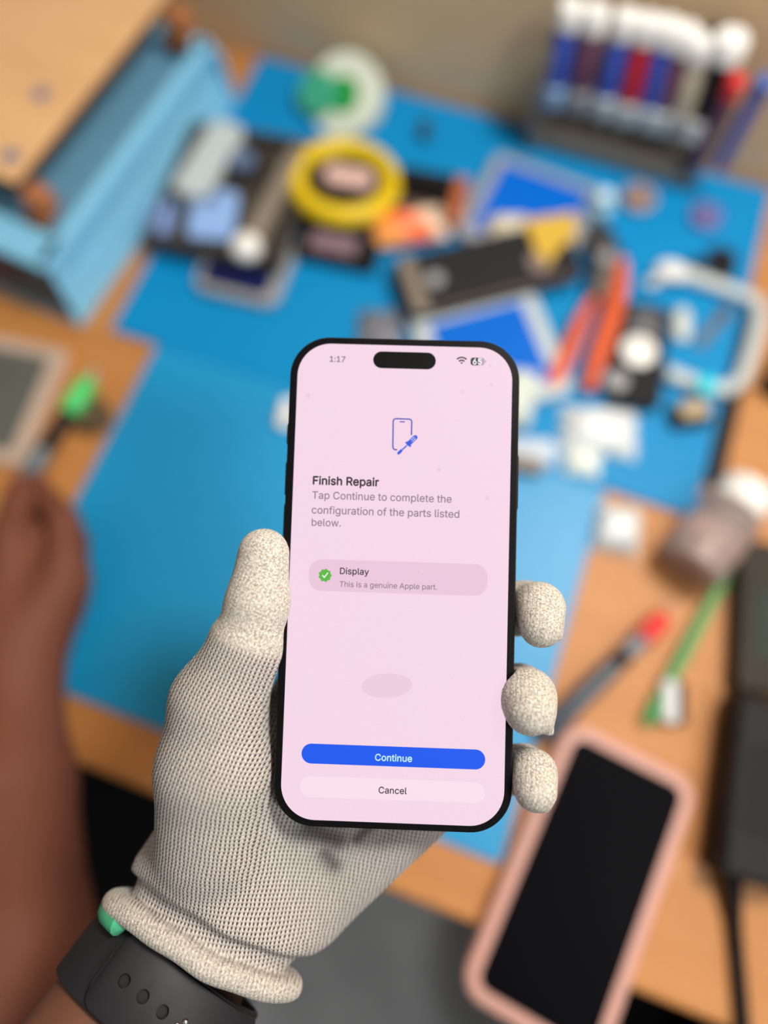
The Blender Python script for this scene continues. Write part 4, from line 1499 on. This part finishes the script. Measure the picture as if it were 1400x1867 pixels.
MB().tube([a + V_ * .58, a + V_ * .62, a + V_ * .86, a + V_ * .9], [0.006, 0.0088, 0.0082, 0.005], 16).build('grip', 'greencap', o)
MB().tube([a + V_ * .9, a + V_ * 1.02], [0.003, 0.001], 10).build('blade', 'silver', o)
q = base(176, 765, 0)
tag(MB().lathe([(0.013, 0), (0.014, 0.002), (0.014, 0.010), (0.012, 0.012), (0.001, 0.012)], 28).build('lid', mat('olive_brown_plastic', (84, 70, 50), 0.5), loc=q),
    'round olive-brown lid on the wood beside the green grip', 'lid')

# ------------------------------------------------------------------ rack of tubes on the back edge
RY = 0.514
xl = TY(985, 200, RY)[0] - 0.004
xr = TY(1285, 290, RY)[0]
rk = empty('tube_rack', ((xl + xr) / 2, RY, TABLE + Z0), 0, label='dark acrylic rack of small capped tubes standing against the wall', cat='rack')
RWd = xr - xl
MB().box((0, 0.003, 0.010), (RWd, 0.026, 0.020), 0.002).build('base', 'rackbrown', rk)
MB().box((0, 0.015, 0.045), (RWd, 0.003, 0.085), 0.001).build('back_panel', 'rackgrey', rk)
MB().box((-RWd / 2 + 0.002, 0, 0.046), (0.006, 0.032, 0.092), 0.001).build('end_panel', 'rackgrey', rk)
MB().box((RWd / 2 - 0.002, 0.004, 0.040), (0.006, 0.024, 0.080), 0.001).build('end_panel', 'rackgrey', rk)
tubes = [((1012, 172), (1038, 34), 'royal', 'paleblue', 'royal blue tube with pale blue foot, at the outer end of the rack', 'white'),
         ((1056, 180), (1083, 42), 'maroon', 'grey', 'maroon tube between two blue tubes, second from the rack end panel', 'white'),
         ((1102, 190), (1138, 52), 'royal', 'lgrey', 'navy blue tube directly beside the red tube, on its maroon-tube side', 'white'),
         ((1142, 202), (1178, 60), 'tubered', 'lgrey', 'only bright red tube in the rack', 'white'),
         ((1182, 210), (1214, 66), 'royal', 'lgrey', 'navy blue tube on the far side of the red tube', 'white'),
         ((1206, 216), (1246, 78), 'maroon', 'lgrey', 'maroon tube next to the cream tube', 'white'),
         ((1238, 226), (1276, 96), 'cream', 'grey', 'only cream coloured tube in the rack', 'white'),
         ((1270, 232), (1326, 92), 'charcoal', 'white', 'dark grey tube with big white cap beside the pens', 'white')]
for (bx, by), (tx, ty), body, foot, lab, capm in tubes:
    A_, B_ = TY(bx, by, RY - 0.004), TY(tx, ty, RY - 0.004)
    A_[2] = max(A_[2], TABLE + Z0 + 0.0295)
    o = empty('tube', tuple(A_), 0, label=lab, cat='tube', group='capped tubes in the rack')
    D_ = B_ - A_
    ln = float(np.linalg.norm(D_))
    ax_ = D_ / ln
    cr = 0.0098 if 'big' not in lab else 0.0125
    MB().lathe([(0.006, -0.009), (0.0088, -0.008), (0.0102, -0.003), (0.0102, 0.009), (0.008, 0.011)], 24, (0, 0, 0), ax_).build('foot', foot, o)
    MB().lathe([(0.0080, 0.011), (0.0084, 0.013), (0.0084, ln - .005), (0.007, ln - .003)], 24, (0, 0, 0), ax_).build('body', body, o)
    MB().lathe([(cr, ln - 0.004), (cr, ln + 0.008), (cr * .85, ln + .0105), (0.001, ln + 0.011)], 24, (0, 0, 0), ax_).build('cap', capm, o)
pens = [((1262, 312), (1347, 138), 'maroon', M['red'], 'maroon pen with red cap leaning at the end of the tube rack'),
        ((1308, 308), (1400, 140), 'royal', mat('mid_blue_cap', (70, 100, 170), 0.4), 'blue pen leaning past the maroon pen by the tube rack'),
        ((1268, 205), (1306, 52), 'charcoal', M['black'], 'slim dark pen standing between the cream and dark grey tubes')]
for (bx, by), (tx, ty), body, capm, lab in pens:
    dy = 0.004 if 'slim' in lab else -0.011
    A_, B_ = TY(bx, by, RY + dy), TY(tx, ty, RY + dy)
    A_[2] = max(A_[2], TABLE + Z0 + 0.004)
    o = empty('pen', tuple(A_), 0, label=lab, cat='pen', group='pens leaning by the tube rack')
    D_ = B_ - A_
    MB().tube([(0, 0, 0), D_ * .04, D_ * .8], [0.003, 0.0056, 0.0056], 16).build('barrel', body, o)
    MB().tube([D_ * .8, D_ * .82, D_ * .97, D_], [0.0056, 0.0072, 0.0072, 0.004], 16).build('cap', capm, o)

# ------------------------------------------------------------------ below the bench
STX, STY, _ = T(205, 1500, -0.27)
bn_ = empty('dark_area_bin', (*T(1255, 1985, -0.42)[:2], 0), 0, label='added black bin filling a dark area on the floor before the bench near the adapter cable', cat='bin')  # bin added to fill an unidentified dark area
MB().lathe([(0.02, 0.0), (0.125, 0.0), (0.15, 0.33), (0.155, 0.335), (0.148, 0.335), (0.122, 0.012), (0.02, 0.012)], 44).build('body', 'dark_area_black', bn_)
MB().torus(0.152, 0.006, (0, 0, 0.335)).build('rim', 'dark_area_black', bn_)
st = empty('added_stool', (STX, STY, 0), 0, label='added black padded round stool filling a dark area in front of the bench near the bare forearm', cat='added_stool')  # stool shape added where a dark area of unknown nature lies
MB().lathe([(0.02, 0.40), (0.20, 0.40), (0.215, 0.42), (0.215, 0.45), (0.195, 0.475), (0.02, 0.482)], 48).build('added_seat', 'dark_area_black', st)
MB().lathe([(0.025, 0.06), (0.025, 0.40)], 20).build('added_stem', 'steel', st)
mb = MB()
for k in range(5):
    a_ = 2 * math.pi * k / 5
    mb.tube([(0, 0, 0.07), (0.22 * math.cos(a_), 0.22 * math.sin(a_), 0.04)], [0.022, 0.014], 10)
    mb.ball((0.22 * math.cos(a_), 0.22 * math.sin(a_), 0.025), 0.025, 12)
mb.build('added_foot_star', 'black', st)
